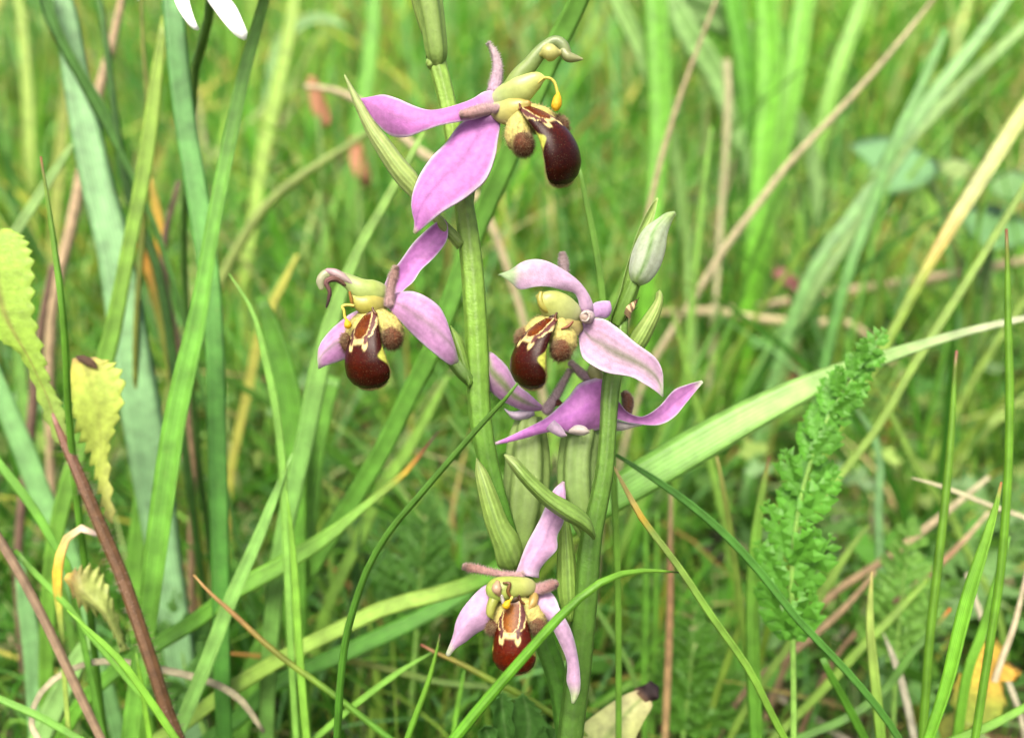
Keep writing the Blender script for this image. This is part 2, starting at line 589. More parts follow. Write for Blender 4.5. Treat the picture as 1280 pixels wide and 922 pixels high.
def patch(x, y, k=0.0):
    """slow variation over the meadow, about -1 to 1"""
    return (np.sin(x * 9.1 + 1.7 * np.sin(y * 5.3 + k) + k) + np.sin(y * 7.7 + 1.3 * np.sin(x * 6.1 - k) + 2 * k) + .7 * np.sin(x * 23 + y * 17 + k) + .6 * np.sin(x * 15 - y * 29 + 3 * k)) / 2.6
TANS = np.array([C(196, 176, 120), C(176, 140, 84), C(206, 196, 150), C(150, 120, 70)])
YELS = np.array([C(190, 190, 80), C(178, 186, 96), C(206, 196, 100)])


def field_blades(name, label, n, yr, hgt, hwr, seed, pal_p=(.8, .1, .1), lean=0.5, seg=7, keep=None, xs=1.0, gaps=.25, tint=1.0):
    r = np.random.default_rng(seed)
    u = r.uniform(0, 1, n)
    y = yr[0] + (yr[1] - yr[0]) * u ** 1.3
    x = r.uniform(-1, 1, n) * (y * xs + 0.16)
    k = r.uniform(0, 1, n) > gaps * (1 + patch(x, y, seed)); x, y = x[k], y[k]; n = len(x)
    h = np.interp(y, [a for a, _ in hgt], [b for _, b in hgt]) * r.uniform(.45, 1.25, n) * (1 + .3 * patch(x, y, 2.0 + seed))
    h = h * np.where(y < 1.0, 1 - .45 * np.clip((x / y - .02) / .25, 0, 1), 1)      # lower growth on the right
    hw = r.uniform(hwr[0], hwr[1], n) * np.interp(y, [0.2, .6, 3], [.8, 1, 1.6])
    az = r.uniform(0, 2 * math.pi, n)
    ln = r.uniform(.1, 1, n) ** 1.3 * lean
    dirh = np.stack([np.cos(az), np.sin(az), 0 * az], 1)
    bend = r.uniform(.8, 3.0, n)
    t = np.linspace(0, 1, seg)
    tt = t[None, :, None]
    base = np.stack([x, y, np.full(n, -.003)], 1)[:, None, :]
    P = base + dirh[:, None, :] * (h * ln)[:, None, None] * tt ** (1 + bend * .6)[:, None, None] * 1.3
    zz = h[:, None] * (t[None, :] - (ln * .35 * bend / 2)[:, None] * t[None, :] ** 3)
    P[:, :, 2] += zz
    az2 = az + math.pi / 2 + r.normal(0, .7, n)
    sd = np.stack([np.cos(az2), np.sin(az2), r.normal(0, .2, n)], 1)
    prof = np.interp(t, [0, .25, .6, .85, 1], [.75, 1, .85, .45, .03])
    wv = sd[:, None, :] * (hw[:, None] * prof[None, :])[:, :, None]
    V = np.stack([P - wv, P + wv], 2)          # n, seg, 2, 3
    # never in front of the flowers
    rel = V.reshape(n, -1, 3) - CAMP
    dep = rel @ FWD
    ok = dep.min(1) > (0.155 if yr[0] < .3 else .2)
    V = V[ok]; n = len(V)
    pal = r.choice(3, n, p=pal_p)
    col = np.where((pal == 0)[:, None], GREENS[r.integers(0, len(GREENS), n)], np.where((pal == 1)[:, None], YELS[r.integers(0, 3, n)], TANS[r.integers(0, 4, n)]))
    pl = r.uniform(0, 1, n) < .05  # a few blades coloured pale to stand in for glints of light
    col = np.where(pl[:, None], C(206, 226, 150), col)
    xo, yo = V[:, 0, 0, 0], V[:, 0, 0, 1]
    pv = patch(xo, yo, 5.0)[:, None]
    col = col * (r.uniform(.5, 1.0, n) * 1.36)[:, None] * tint * np.array([1.0, 1.04, .92]) * (1 + np.array([.30, .18, .05]) * pv)
    cc = np.broadcast_to(col[:, None, None, :], V.shape).reshape(-1, 3)
    b = (np.arange(n) * seg * 2)[:, None] + (np.arange(seg - 1) * 2)[None, :]
    F = np.stack([b, b + 1, b + 3, b + 2], -1).reshape(-1, 4)
    mb = MB(); mb.add(V.reshape(-1, 3), [], cc); mb.f = F.tolist()
    o = mb.build(name, M['field'], origin=(0, yr[0], 0))
    return tag(o, label, "grass", kind="stuff")


field_blades("meadow_grass", "low tangle of fine green grass on the ground behind the orchids", 10500, (.17, .62),
             [(.17, .05), (.3, .09), (.6, .15)], (.0004, .0014), 3, (.82, .09, .09), 1.0)
field_blades("meadow_grass", "short dark green grass and sprouts close to the soil at the orchids' feet", 3600, (.165, .36),
             [(.165, .05), (.36, .10)], (.0003, .001), 9, (.9, .06, .04), 1.0, gaps=.1, tint=.85)
field_blades("meadow_grass", "soft blurred green and yellowish grass filling the middle of the meadow", 7000, (.5, 1.5),
             [(.5, .15), (1.5, .30)], (.0010, .0032), 4, (.85, .08, .07), .85, gaps=.35)
field_blades("meadow_grass", "broad arching green blades scattered through the middle of the meadow", 520, (.34, 1.5),
             [(.34, .13), (.6, .2), (1.5, .36)], (.0016, .0040), 6, (.92, .08, .0), 1.0, seg=10, gaps=.4, tint=1.1)
field_blades("meadow_grass", "tall pale green grass closing the meadow far behind the flowers", 12000, (1.2, 7.0),
             [(1.2, .30), (3, .50), (7, .8)], (.0014, .0052), 5, (.86, .10, .04), .7, gaps=.3, tint=1.08)


def litter(n, seed):
    r = np.random.default_rng(seed)
    y = r.uniform(.17, 1.0, n); x = r.uniform(-1, 1, n) * (y * .95 + .14)
    az = r.uniform(0, math.pi, n); L = r.uniform(.01, .05, n); hw = r.uniform(.0003, .0012, n)
    t = np.linspace(-.5, .5, 5)
    d = np.stack([np.cos(az), np.sin(az)], 1)
    P = np.zeros((n, 5, 3))
    P[:, :, 0] = x[:, None] + d[:, :1] * L[:, None] * t + -d[:, 1:] * L[:, None] * .3 * r.normal(0, 1, n)[:, None] * t ** 2
    P[:, :, 1] = y[:, None] + d[:, 1:] * L[:, None] * t + d[:, :1] * L[:, None] * .3 * r.normal(0, 1, n)[:, None] * t ** 2
    P[:, :, 2] = r.uniform(.001, .012, n)[:, None] + r.normal(0, .25, n)[:, None] * L[:, None] * t
    s = np.stack([-d[:, 1], d[:, 0], r.normal(0, .5, n)], 1)[:, None, :] * hw[:, None, None]
    V = np.stack([P - s, P + s], 2)
    pal = np.array([C(205, 190, 150), C(170, 145, 100), C(130, 100, 70), C(110, 85, 60), C(190, 180, 160), C(90, 70, 50)])
    cc = np.broadcast_to(pal[r.integers(0, 6, n)][:, None, None, :], V.shape).reshape(-1, 3)
    b = (np.arange(n) * 10)[:, None] + (np.arange(4) * 2)[None, :]
    F = np.stack([b, b + 1, b + 3, b + 2], -1).reshape(-1, 4)
    mb = MB(); mb.add(V.reshape(-1, 3), [], cc); mb.f = F.tolist()
    tag(mb.build("ground_litter", M['dry'], origin=(0, .17, 0)), "dead straw and grass litter strewn over the soil", "litter", kind="stuff")


litter(4300, 8)


def leaflet_cloud(name, label, n, seed, yr, zr, size, pal, feather=True):
    """low leafy ground cover: feathery fronds made of many small leaflets"""
    r = np.random.default_rng(seed)
    V, F, Cc = [], [], []
    k0 = 0
    for i in range(n):
        y = yr[0] + (yr[1] - yr[0]) * r.uniform() ** 1.2
        x = r.uniform(-1, 1) * (y * .95 + .12)
        az = r.uniform(0, 6.28)
        L = r.uniform(*size) * (1 + y * .6)
        tl = r.uniform(.5, 1.3)
        d = np.array([math.cos(az), math.sin(az), tl]); d /= np.linalg.norm(d)
        s = unit(np.cross(d, [0, 0, 1.0])); up = np.cross(s, d)
        p0 = np.array([x, y, r.uniform(*zr)])
        col = pal[r.integers(len(pal))] * r.uniform(.8, 1.2)
        m = 9 if feather else 3
        for j in range(m):
            tj = (j + 1) / m if feather else 1.0
            q = p0 + d * L * tj - up * L * .35 * tj ** 2
            ll = L * (.42 * math.sin(math.pi * (tj * .85 + .12)) + .06) if feather else L * .55
            for sg in ((-1, 1) if feather else (j - 1,)):
                e = unit(s * sg + d * (.6 if feather else 1.0 - .6 * abs(sg)) - up * .15 + r.normal(0, .12, 3))
                wv = unit(np.cross(e, up)) * ll * (.16 if feather else .36)
                tip = q + e * ll
                V += [q, q + e * ll * .5 + wv, tip, q + e * ll * .5 - wv]
                F.append((k0, k0 + 1, k0 + 2, k0 + 3)); k0 += 4
                Cc += [col] * 4
    V = np.array(V)
    mb = MB(); mb.add(V, [], np.array(Cc)); mb.f = F
    ok = ((V - CAMP) @ FWD)
    bad = set(np.nonzero(ok < .17)[0] // 4)
    mb.f = [f for f in F if f[0] // 4 not in bad]
    return tag(mb.build(name, M['field'], origin=(0, yr[0], 0), smooth=False), label, "ground cover", kind="stuff")


leaflet_cloud("feathery_ground_cover", "low feathery bright green leaves carpeting the soil", 1700, 21, (.2, .75), (.0, .02), (.015, .035),
              [C(90, 150, 50), C(110, 165, 60), C(80, 135, 50), C(120, 170, 90)])
leaflet_cloud("clover_ground_cover", "small rounded clover-like leaves low among the grass", 2600, 22, (.24, 1.3), (.005, .06), (.007, .013),
              [C(100, 150, 60), C(130, 170, 110), C(86, 140, 60), C(150, 180, 90)], feather=False)


# ================================================================== the bee orchids
def lip_parts(fl, at, D, N, L=98.0, ws=1.0, brown=0.0, lobes=(1, 1), bend=(38, -46), near=None):
    """bee-like lip: velvety bulb with its pattern, furry side lobes, curled appendage.
    at = (px, py, depth) of the throat; D, N = (right, up, to camera): along the lip, and out of its face"""
    px = at[2] * PXM
    o = W(*at)
    D = cam_vec(*D); N = cam_vec(*N)
    N = unit(N - D * np.dot(N, D)); S = np.cross(D, N)
    nv, na = 96, 104
    s = 1 - (1 - np.linspace(0, 1, nv)) ** 1.6
    ang = np.radians(np.interp(s, [0, .35, .7, 1], [bend[0], bend[0] * .5, bend[1] * .35, bend[1]]))
    T = np.cos(ang)[:, None] * D + np.sin(ang)[:, None] * N
    ds = np.diff(s, prepend=0) * L * px
    Cn = o + np.cumsum(T * ds[:, None], 0)
    Fn = -np.sin(ang)[:, None] * D + np.cos(ang)[:, None] * N
    ss = [0, .1, .22, .36, .5, .64, .78, .88, .95, .985, 1]
    wd = np.interp(s, ss, [10, 14.5, 18, 21, 24.5, 27.5, 28.5, 25, 17.5, 9.5, 0.3]) * ws
    hf = np.interp(s, ss, [4, 6, 8.5, 12, 15.5, 18, 18, 15, 10, 5.5, .2])
    hb = np.interp(s, ss, [4, 5, 6, 8, 10, 12, 13, 11.5, 8, 4.5, .2])
    k = np.array([1, 3, 6, 3, 1.]) / 14
    for a in (wd, hf, hb):
        a[2:-6] = np.convolve(a, k, 'same')[2:-6]
    al = np.linspace(-math.pi, math.pi, na, endpoint=False)
    ca, sa = np.cos(al), np.sin(al)
    hh = np.where(ca[None, :] > 0, hf[:, None], hb[:, None]) * ca[None, :]
    X = wd[:, None] * sa[None, :]
    ring = Cn[:, None, :] + px * (X[:, :, None] * S + hh[:, :, None] * Fn[:, None, :])
    # --- pattern in px units: X across, Y along the face
    Y = np.broadcast_to((s * L)[:, None], X.shape)
    front = sm(-.35, -.05, ca)[None, :]
    wob = .8 * np.sin(Y * .23 + 1.3) + .6 * np.sin(X * .5 + Y * .11)
    hwid = np.interp(Y, [0, 8, 25, 33, 38, 60], [7.5, 9.3, 10.6, 9.4, 3.4, -8])
    jit = rng.normal(0, .32, X.shape)
    dfield = np.abs(X) - hwid + wob * .15 + jit
    dfield = np.where(Y > 30, np.maximum(dfield, np.hypot(np.maximum(np.abs(X) - 2.4, 0), Y - 30) - 8.4), dfield)
    maroon = mixc(C(46, 9, 2), C(94, 26, 5), np.clip(brown * .8 + .35 * np.exp(-((X / 14) ** 2 + ((Y - 58) / 16) ** 2)), 0, 1))
    col = maroon.copy()
    cream, mauve = C(226, 206, 140), C(98, 58, 56)
    band = 7.2 + .6 * np.sin(Y * .4)
    # the light line round the shield, the mauve band, the outer line
    lat = sm(41, 46, Y)
    col = mixc(col, cream, (1 - sm(band + .3, band + 1.1, dfield)) * (1 - sm(42, 46, Y)))
    col = mixc(col, mauve, (1 - sm(band - 1.2, band - .2, dfield)) * (1 - sm(39, 42, Y + .4 * np.abs(X))))
    col = mixc(col, cream, (1 - sm(.9, 1.7, dfield)))
    # two cream feet
    for sg in (-1, 1):
        fx, fy = sg * 10.5, 46
        dd = np.hypot((X - fx) / 3.5, (Y - fy) / (5.6 + 1.0 * np.sin(X))) + .1 * wob
        col = mixc(col, cream, 1 - sm(.7, 1.2, dd))
        dd = np.hypot((X - fx * 1.02) / 2.6, (Y - fy + 7) / 6)
        col = mixc(col, mauve, 1 - sm(.8, 1.2, dd))
    field = mixc(C(94, 36, 10), C(146, 88, 14), np.clip(brown, 0, 1) * np.exp(-((X / 7) ** 2)) + .25 * np.exp(-((Y - 30) / 6) ** 2))
    col = mixc(col, field, 1 - sm(-.4, .5, dfield))
    # throat: greyish waxy end
    col = mixc(col, C(150, 132, 118), (1 - sm(2, 7, Y)) * (1 - sm(7, 9, np.abs(X))))
    # yellow-green underside and the notch by the side lobes
    aa = np.abs(al)[None, :]
    notch = sm(1.62, 1.78, aa + .62 * np.exp(-((Y - 58) / 8.5) ** 2)) * (1 - sm(66, 74, Y)) * sm(40, 46, Y)
    under = sm(2.0, 2.3, aa + 0 * Y)
    col = mixc(col, C(190, 196, 84), np.clip(notch * .95, 0, 1))
    col = mixc(col, C(200, 196, 110), under * (1 - sm(86, 95, Y) * .5))
    mb = MB(); loft(mb, ring, col)
    # short fringe of pale hairs round the rim
    roots, dirs = [], []
    for i in range(nv):
        if s[i] < .5: continue
        for j in range(na):
            a = abs(al[j])
            if (1.75 < a < 2.15 or s[i] > .93) and rng.uniform() < .5:
                roots.append(ring[i, j]); dirs.append(unit(ring[i, j] - Cn[i]) + T[i] * .6 + rng.normal(0, .25, 3))
    hairs(mb, np.array(roots), np.array(dirs), 3.0 * px, .22 * px, C(190, 170, 110))
    lip = mb.build("lip", M['lip'], fl, origin=o)
    # --- appendage under the tip
    i = int(nv * .80)
    mb = MB()
    b0 = Cn[i] - Fn[i] * px * 11
    tp = b0 - Fn[i] * px * 9 + T[i] * px * 3
    tube3(mb, catmull(np.array([b0 + Fn[i] * px * 2, (b0 + tp) / 2 + T[i] * px * 2, tp]), 8), np.linspace(5, 1.0, 8) * px, C(200, 208, 90), m=8, flat=.5)
    mb.build("lip_appendage", M['column'], fl)
    # --- furry side lobes
    for sg, on in ((-1, lobes[0]), (1, lobes[1])):
        if not on: continue
        i = int(np.searchsorted(s, .30))
        cen = Cn[i] + S * sg * px * 25 - Fn[i] * px * 8 + T[i] * px * 5
        sh = 0
        if near is not None and near[0] == sg:
            cen = W(*near[1:4]); sh = 1
        ax = np.stack([S * 14.5 * px + Fn[i] * 3 * sg * px, T[i] * 16 * px, Fn[i] * 14.5 * px]) * on

        def lc(d):
            q = d @ np.array([0, 1.0, .55]) + .25 * d[..., 0] * sg
            c = mixc(C(226, 214, 130), C(118, 70, 44), sm(-.45, .1, q))
            return mixc(c, C(128, 88, 66), .5 * sm(.3, .9, d[..., 2]))
        mb = MB()
        pts, nn = ellipsoid(mb, cen, ax, lc, 26, 16)
        cols = mb.c[0]
        sel = rng.uniform(size=len(pts)) < .9
        R0, D0, C0 = pts[sel], nn[sel], cols[sel]
        R0 = np.repeat(R0, 3, 0) + rng.normal(0, .8 * px, (len(R0) * 3, 3)) * .8
        D0 = np.repeat(D0, 3, 0); C0 = np.repeat(C0, 3, 0)
        D0 = D0 / (np.linalg.norm(D0, axis=1)[:, None]) + rng.normal(0, .35, D0.shape) + T[i] * .35
        R0 = R0 - D0 * px * .6
        hairs(mb, R0, D0, 6.0 * px, .34 * px, C0 * .8, C0 * .35 + C(232, 212, 160) * .65)
        # yellow shoulder joining it to the throat
        mid_ = cen * .55 + (o - N * px * 10) * .45 - T[i] * px * 2 - Fn[i] * px * (4 if sh else 0)
        P = catmull(np.array([cen - T[i] * px * 3 - Fn[i] * px * 3, mid_, o - N * px * 7 + D * px * 2]), 14)
        tube3(mb, P, np.interp(np.linspace(0, 1, 14), [0, .4, 1], [15, 18, 13]) * px * on, [(0, C(214, 198, 116)), (1, C(214, 210, 120))], m=16)
        V_ = mb.v[-1]; ce = V_.reshape(14, 16, 3).mean(1, keepdims=True)
        nd = (V_.reshape(14, 16, 3) - ce).reshape(-1, 3); nd /= np.linalg.norm(nd, axis=1)[:, None] + 1e-9
        V_, nd = np.repeat(V_, 3, 0), np.repeat(nd, 3, 0)
        hairs(mb, V_ + rng.normal(0, px, V_.shape), nd + rng.normal(0, .5, nd.shape), 3.5 * px, .3 * px, C(214, 198, 116), C(236, 226, 170))
        mb.build("side_lobe", M['lobe'], fl)
    # --- stigma: greyish waxy hollow rimmed with dark lines above the shield
    mb = MB()
    ellipsoid(mb, o - T[0] * px * 2 + Fn[0] * px * 2, np.stack([S * 9 * px, T[0] * 7 * px, Fn[0] * 6 * px]),
              lambda d: mixc(mixc(np.broadcast_to(C(150, 136, 116), d.shape), C(96, 70, 40), sm(.0, .6, np.abs(d[..., 0]))), C(60, 40, 20), sm(.2, .8, d[..., 1])), 20, 12)
    for sg in (-1, 1):
        P = catmull(np.array([o + S * sg * px * 8 + Fn[0] * px * 6 - T[0] * px * 6, o + S * sg * px * 11 + Fn[0] * px * 4 + T[0] * px * 2, o + S * sg * px * 15 + Fn[0] * px * 1 + T[0] * px * 5]), 10)
        tube3(mb, P, np.full(10, 1.5 * px), [(0, C(70, 40, 20)), (1, C(150, 90, 40))], m=8)
    mb.build("stigma", M['column'], fl)
    return lip, Cn, T, Fn, S, px, o


def sub(fl, name, mat, fn):
    mb = MB(); fn(mb)
    return mb.build(name, mat, fl)


def sepal(fl, L, R, dep, col, **k):
    mb = MB(); petal(mb, L, R, dep, col, **k)
    return mb.build("sepal", M['petal'], fl, origin=W(*L[0], dep[0]))


def horn(fl, path, rad, d, c0, c1, flat=.45, fuzz=True):
    """the short fuzzy inner petals"""
    mb = MB()
    path = [(x, y, dd) for (x, y), dd in zip(path, np.linspace(d[0], d[1], len(path)))]
    tube(mb, path, [r_ * .8 for r_ in rad], [(0, C(*c0)), (1, C(*c1))], m=16, n=22, flat=flat)
    if fuzz:
        v = mb.v[0]; cc = mb.c[0]
        P = v.reshape(-1, 16, 3); cen = P.mean(1, keepdims=True)
        nn = (P - cen).reshape(-1, 3)
        nn = nn / (np.linalg.norm(nn, axis=1)[:, None] + 1e-9)
        R0 = np.repeat(v, 3, 0) + rng.normal(0, .00006, (len(v) * 3, 3))
        hairs(mb, R0, np.repeat(nn, 3, 0) + rng.normal(0, .4, (len(v) * 3, 3)), .00036, .00003, np.repeat(cc, 3, 0), np.repeat(cc, 3, 0) * .3 + C(240, 226, 220) * .7)
    return mb.build("petal", M['horn'], fl, origin=W(*path[0]))


def stem_part(parent, name, path, rad, cols, mat='stem', m=18, n=60, ground=False, ribs=0, ribamp=0, flat=1.0):
    P = np.array([W(*p) for p in path]); R = np.array([r * p[2] * PXM for r, p in zip(rad, path)])
    if ground:
        P2 = to_ground(P, .25)
        R = np.concatenate([R, np.linspace(R[-1] * 1.05, R[-1] * 1.2, len(P2) - len(P))]); P = P2
    A = catmull(np.hstack([P, R[:, None]]), n)
    mb = MB()
    th_cols = [(a, C(*c)) for a, c in cols]
    if not ribs:
        ribs, ribamp, m = 7, .035, 28
    tube3(mb, A[:, :3], np.maximum(A[:, 3], 2e-5), th_cols, m=m, ribs=ribs, ribamp=ribamp, flat=flat)
    return mb.build(name, M[mat], parent)


def bract(parent, L, R, dep, cols, bulge=.0009, **k):
    mb = MB()
    petal(mb, L, R, dep, solid_col(*cols, vein=k.pop('vein', (96, 132, 52)), rim=k.pop('rim', None)), bulge=bulge, th=.00045, **k)
    return mb.build("bract", M['bract'], parent)


def pollinium(fl, path, d, club, r, c=(244, 190, 24)):
    def fn(mb):
        tube(mb, [(x, y, d) for x, y in path], [1.8] * len(path), [(0, C(236, 226, 120)), (1, C(240, 214, 60))], m=8, n=18)
        a, b = club
        q = lambda t: (a[0] + (b[0] - a[0]) * t, a[1] + (b[1] - a[1]) * t, d - .0003)
        tube(mb, [q(0), q(.3), q(.65), q(.9), q(1)], [1.5, r * .8, r, r * .7, .6], [(0, C(246, 206, 30)), (1, C(*c))], m=12, n=14, noise=.04)
    sub(fl, "pollinium", M['pollen'], fn)


LIL = (206, 128, 214)
LIL2 = (198, 140, 208)
PALE = (216, 176, 220)

# ------------------------------------------------------------------ plant with the tall left stem
gA = to_ground(np.array([W(698, 850, .1345), W(712, 935, .1355)]), .25)[-1]
A = thing("bee_orchid", "taller bee orchid, its highest flower drooping a yellow pollen thread", "orchid", gA, "flowering bee orchids")
SGRN = (104, 150, 62)
stem_part(A, "stem", [(526, -70, .1265), (535, 10, .127), (546, 74, .127), (562, 140, .1275), (578, 240, .1275), (590, 330, .1275), (597, 440, .1275),
                      (600, 515, .1275), (612, 585, .128), (628, 645, .1285), (645, 700, .1305), (668, 770, .1330), (698, 850, .1345), (712, 935, .1355)],
          [8, 10, 11.5, 11, 12, 14, 14.5, 14, 13, 12.5, 12.5, 13, 13.5, 14], [(0, (146, 190, 80)), (.16, (156, 198, 80)), (.4, (92, 152, 48)), (.6, (82, 142, 44)), (1, (80, 128, 46))], ground=True)
# upper bud's ovary and bract rising out of the frame
ub = stem_part(A, "ovary", [(547, 84, .1268), (546, 68, .1262), (541, 30, .1255), (534, -10, .125), (528, -50, .1245), (526, -95, .124)], [6, 12.5, 14.5, 17, 18, 13],
               [(0, (150, 186, 90)), (1, (166, 196, 106))], 'bract', ribs=6, ribamp=.07, m=30)
bract(A, [(541, 74), (530, 50), (519, 20), (510, -15), (502, -60), (500, -110)], [(552, 76), (538, 52), (528, 20), (521, -15), (514, -60), (501, -112)],
      [.1275, .1258, .125, .124], [(0, (150, 184, 84)), (1, (170, 200, 100))])


def collar(mb):
    tube(mb, [(540, 80, .1268), (543, 78, .1268), (545, 74, .1268), (547, 70, .1268)], [9, 12.6, 13.2, 11], [(0, C(150, 186, 84)), (1, C(184, 206, 116))], m=20, n=14)


sub(A, "stem_node", M['stem'], collar)

# ---- F1, the top flower
F1 = stem_part(A, "flower", [(586, 296, .1272), (582, 250, .1285), (592, 190, .1290), (612, 140, .1268), (632, 128, .1240)], [8, 10, 11, 10, 7],
               [(0, (120, 164, 72)), (1, (176, 200, 110))], 'bract', ribs=6, ribamp=.06)
sepal(F1, [(622, 112), (604, 116), (589, 125), (563, 132), (537, 136), (518, 132), (498, 124), (482, 120), (466, 121), (451, 123)],
      [(622, 142), (607, 145), (596, 148), (573, 153), (550, 159), (531, 165), (508, 171), (484, 167), (464, 147), (451, 125)],
      [.1240, .1225, .1215, .1225, .1245, .126], petal_col((226, 142, 224), tip=(212, 150, 220), tipv=.97, vs=.25, base=(236, 206, 226), bv=.2), bulge=.0008, dr=-.0010, ruffle=.0005, nv=40, nu=13)
sepal(F1, [(606, 142), (576, 155), (557, 176), (540, 195), (524, 221), (516, 241), (514, 260), (518, 277), (516, 290)],
      [(626, 148), (625, 160), (622, 180), (619, 198), (609, 221), (592, 238), (573, 254), (553, 267), (534, 281), (519, 293)],
      [.1238, .1222, .1205, .1195, .1200, .1210], petal_col((224, 146, 226), tip=(206, 214, 150), tipv=.95, vein=(150, 84, 158), vs=.5, base=(190, 140, 200)), bulge=.0007, dl=.0014, ruffle=.0004, nv=40, nu=13)
horn(F1, [(618, 112), (621, 96), (622, 82), (618, 66), (611, 55)], [10, 8.5, 7, 5, 1.6], (.1236, .1228), (236, 196, 230), (246, 230, 226))
horn(F1, [(621, 136), (610, 136), (599, 138), (588, 141), (578, 143)], [5, 6.5, 6.8, 6.5, 4], (.1216, .1203), (240, 206, 212), (222, 172, 164))
horn(F1, [(571, 256), (571, 264), (572, 276), (572, 285)], [1, 2.2, 2, .8], (.1282, .128), (214, 170, 206), (224, 200, 210), fuzz=False)


def col1(mb):
    tube(mb, [(616, 128, .1240), (627, 124, .1232), (640, 119, .1224), (652, 112, .1216), (664, 104, .1212), (674, 99, .1210), (681, 98, .1210)], [8, 15, 18, 17, 13, 9, 2.5],
         [(0, C(246, 248, 216)), (.35, C(214, 234, 146)), (.75, C(236, 242, 140)), (1, C(244, 244, 150))], m=26, n=34, flat=.7)
    tube(mb, [(640, 112, .1222), (650, 96, .1218), (662, 82, .1214), (674, 67, .1211), (685, 57, .1209), (695, 53, .1208), (703, 57, .1207), (708, 66, .1207)], [13, 12, 10, 9, 8, 8, 7.5, 6.5],
         [(0, C(176, 200, 100)), (.5, C(160, 186, 110)), (.8, C(150, 170, 112)), (1, C(176, 186, 120))], m=22, n=40, flat=.8)
    tube(mb, [(704, 64, .1207), (710, 71, .1206), (718, 73, .1206), (728, 74, .1206)], [6, 6.5, 5, 1.2], [(0, C(160, 176, 112)), (1, C(196, 196, 140))], m=14, n=16)
    tube(mb, [(676, 68, .1205), (683, 66, .1203), (691, 66, .1203), (699, 66, .1204)], [3, 10, 10, 4], [(0, C(216, 220, 130)), (1, C(226, 222, 140))], m=18, n=16)
    tube(mb, [(620, 136, .1234), (630, 140, .1224), (642, 139, .1217), (654, 133, .1211), (660, 130, .1209)], [11, 15, 16, 11, 5], [(0, C(244, 240, 200)), (.4, C(228, 226, 138)), (.7, C(224, 212, 110)), (1, C(190, 140, 60))], m=18, n=16, flat=.7)


sub(F1, "column", M['column'], col1)
pollinium(F1, [(672, 104), (679, 98), (687, 98), (693, 103), (696, 112), (697, 119)], .1206, ((698, 116), (694, 139)), 6.5)
lip_parts(F1, (655, 134, .1214), (.46, -.89, .0), (.58, .36, .74), L=121, ws=1.08, bend=(34, -58), near=(1, 653, 180, .1207))

bract(A, [(572, 312), (553, 290), (532, 268), (513, 247), (495, 228), (475, 198), (456, 163), (440, 124), (430, 94)],
      [(582, 300), (566, 284), (545, 262), (531, 238), (522, 218), (505, 198), (485, 172), (469, 153), (451, 124), (432, 94)],
      [.1268, .1262, .1255, .1245, .124], [(0, (160, 196, 96)), (.5, (194, 220, 128)), (1, (208, 224, 150))], bulge=.0012, nv=34, vein=(150, 184, 88), rim=(196, 216, 140))
bract(A, [(600, 505), (602, 476), (604, 440), (602, 400), (598, 340)], [(590, 500), (592, 470), (594, 430), (594, 390), (597, 341)], [.1285, .130, .1295, .129], [(0, (150, 186, 96)), (1, (172, 204, 120))])

# ---- F2, facing left
F2 = stem_part(A, "flower", [(592, 478, .1272), (578, 464, .1265), (560, 440, .1275), (528, 408, .1270), (500, 384, .1245), (482, 372, .1232)], [8, 9, 10, 10.5, 10, 7],
               [(0, (112, 160, 66)), (1, (180, 200, 120))], 'bract', ribs=6, ribamp=.06)
bract(A, [(586, 486), (578, 462), (570, 438), (563, 408)], [(592, 478), (586, 450), (578, 424), (564, 407)], [.1262, .1272, .128], [(0, (120, 166, 64)), (1, (160, 196, 96))])
sepal(F2, [(476, 366), (486, 344), (498, 330), (518, 301), (541, 281), (555, 274)], [(498, 370), (506, 361), (517, 352), (527, 337), (544, 320), (558, 302), (560, 284), (556, 274)],
      [.1235, .1245, .1255, .1262], petal_col((228, 150, 228), tipv=.97, vs=.3, vein=(180, 100, 190), base=(226, 190, 226)), bulge=-.0012, ruffle=.0003, nv=32, nu=11)
sepal(F2, [(484, 374), (493, 366), (513, 364), (532, 370), (549, 383), (560, 402), (566, 425), (572, 447)], [(484, 380), (489, 388), (498, 399), (513, 416), (532, 433), (549, 447), (563, 456), (571, 454)],
      [.1230, .1215, .1205, .1200, .1205, .1215], petal_col((230, 172, 228), tip=(226, 228, 200), tipv=.9, vein=(150, 128, 130), vs=.55, base=(214, 176, 208), rim=(236, 216, 240), green=(180, 170, 180), gs=.3), bulge=.0011, ruffle=.0005, nv=40, nu=13)
sepal(F2, [(474, 384), (448, 388), (431, 397), (414, 411), (401, 428), (397, 442), (398, 460)], [(474, 410), (455, 416), (447, 430), (437, 445), (422, 452), (408, 457), (399, 461)],
      [.1240, .1235, .1225, .1215, .1218], petal_col((230, 166, 228), tip=(210, 214, 190), tipv=.88, vein=(130, 128, 110), vs=.6, green=(190, 176, 186), gs=.5, gv=.7), bulge=.0012, ruffle=.0004, nv=34, nu=13)
horn(F2, [(487, 379), (488, 366), (490, 352), (493, 342), (495, 335)], [7, 6, 6, 6.3, 3], (.1208, .1200), (232, 192, 196), (200, 158, 138))


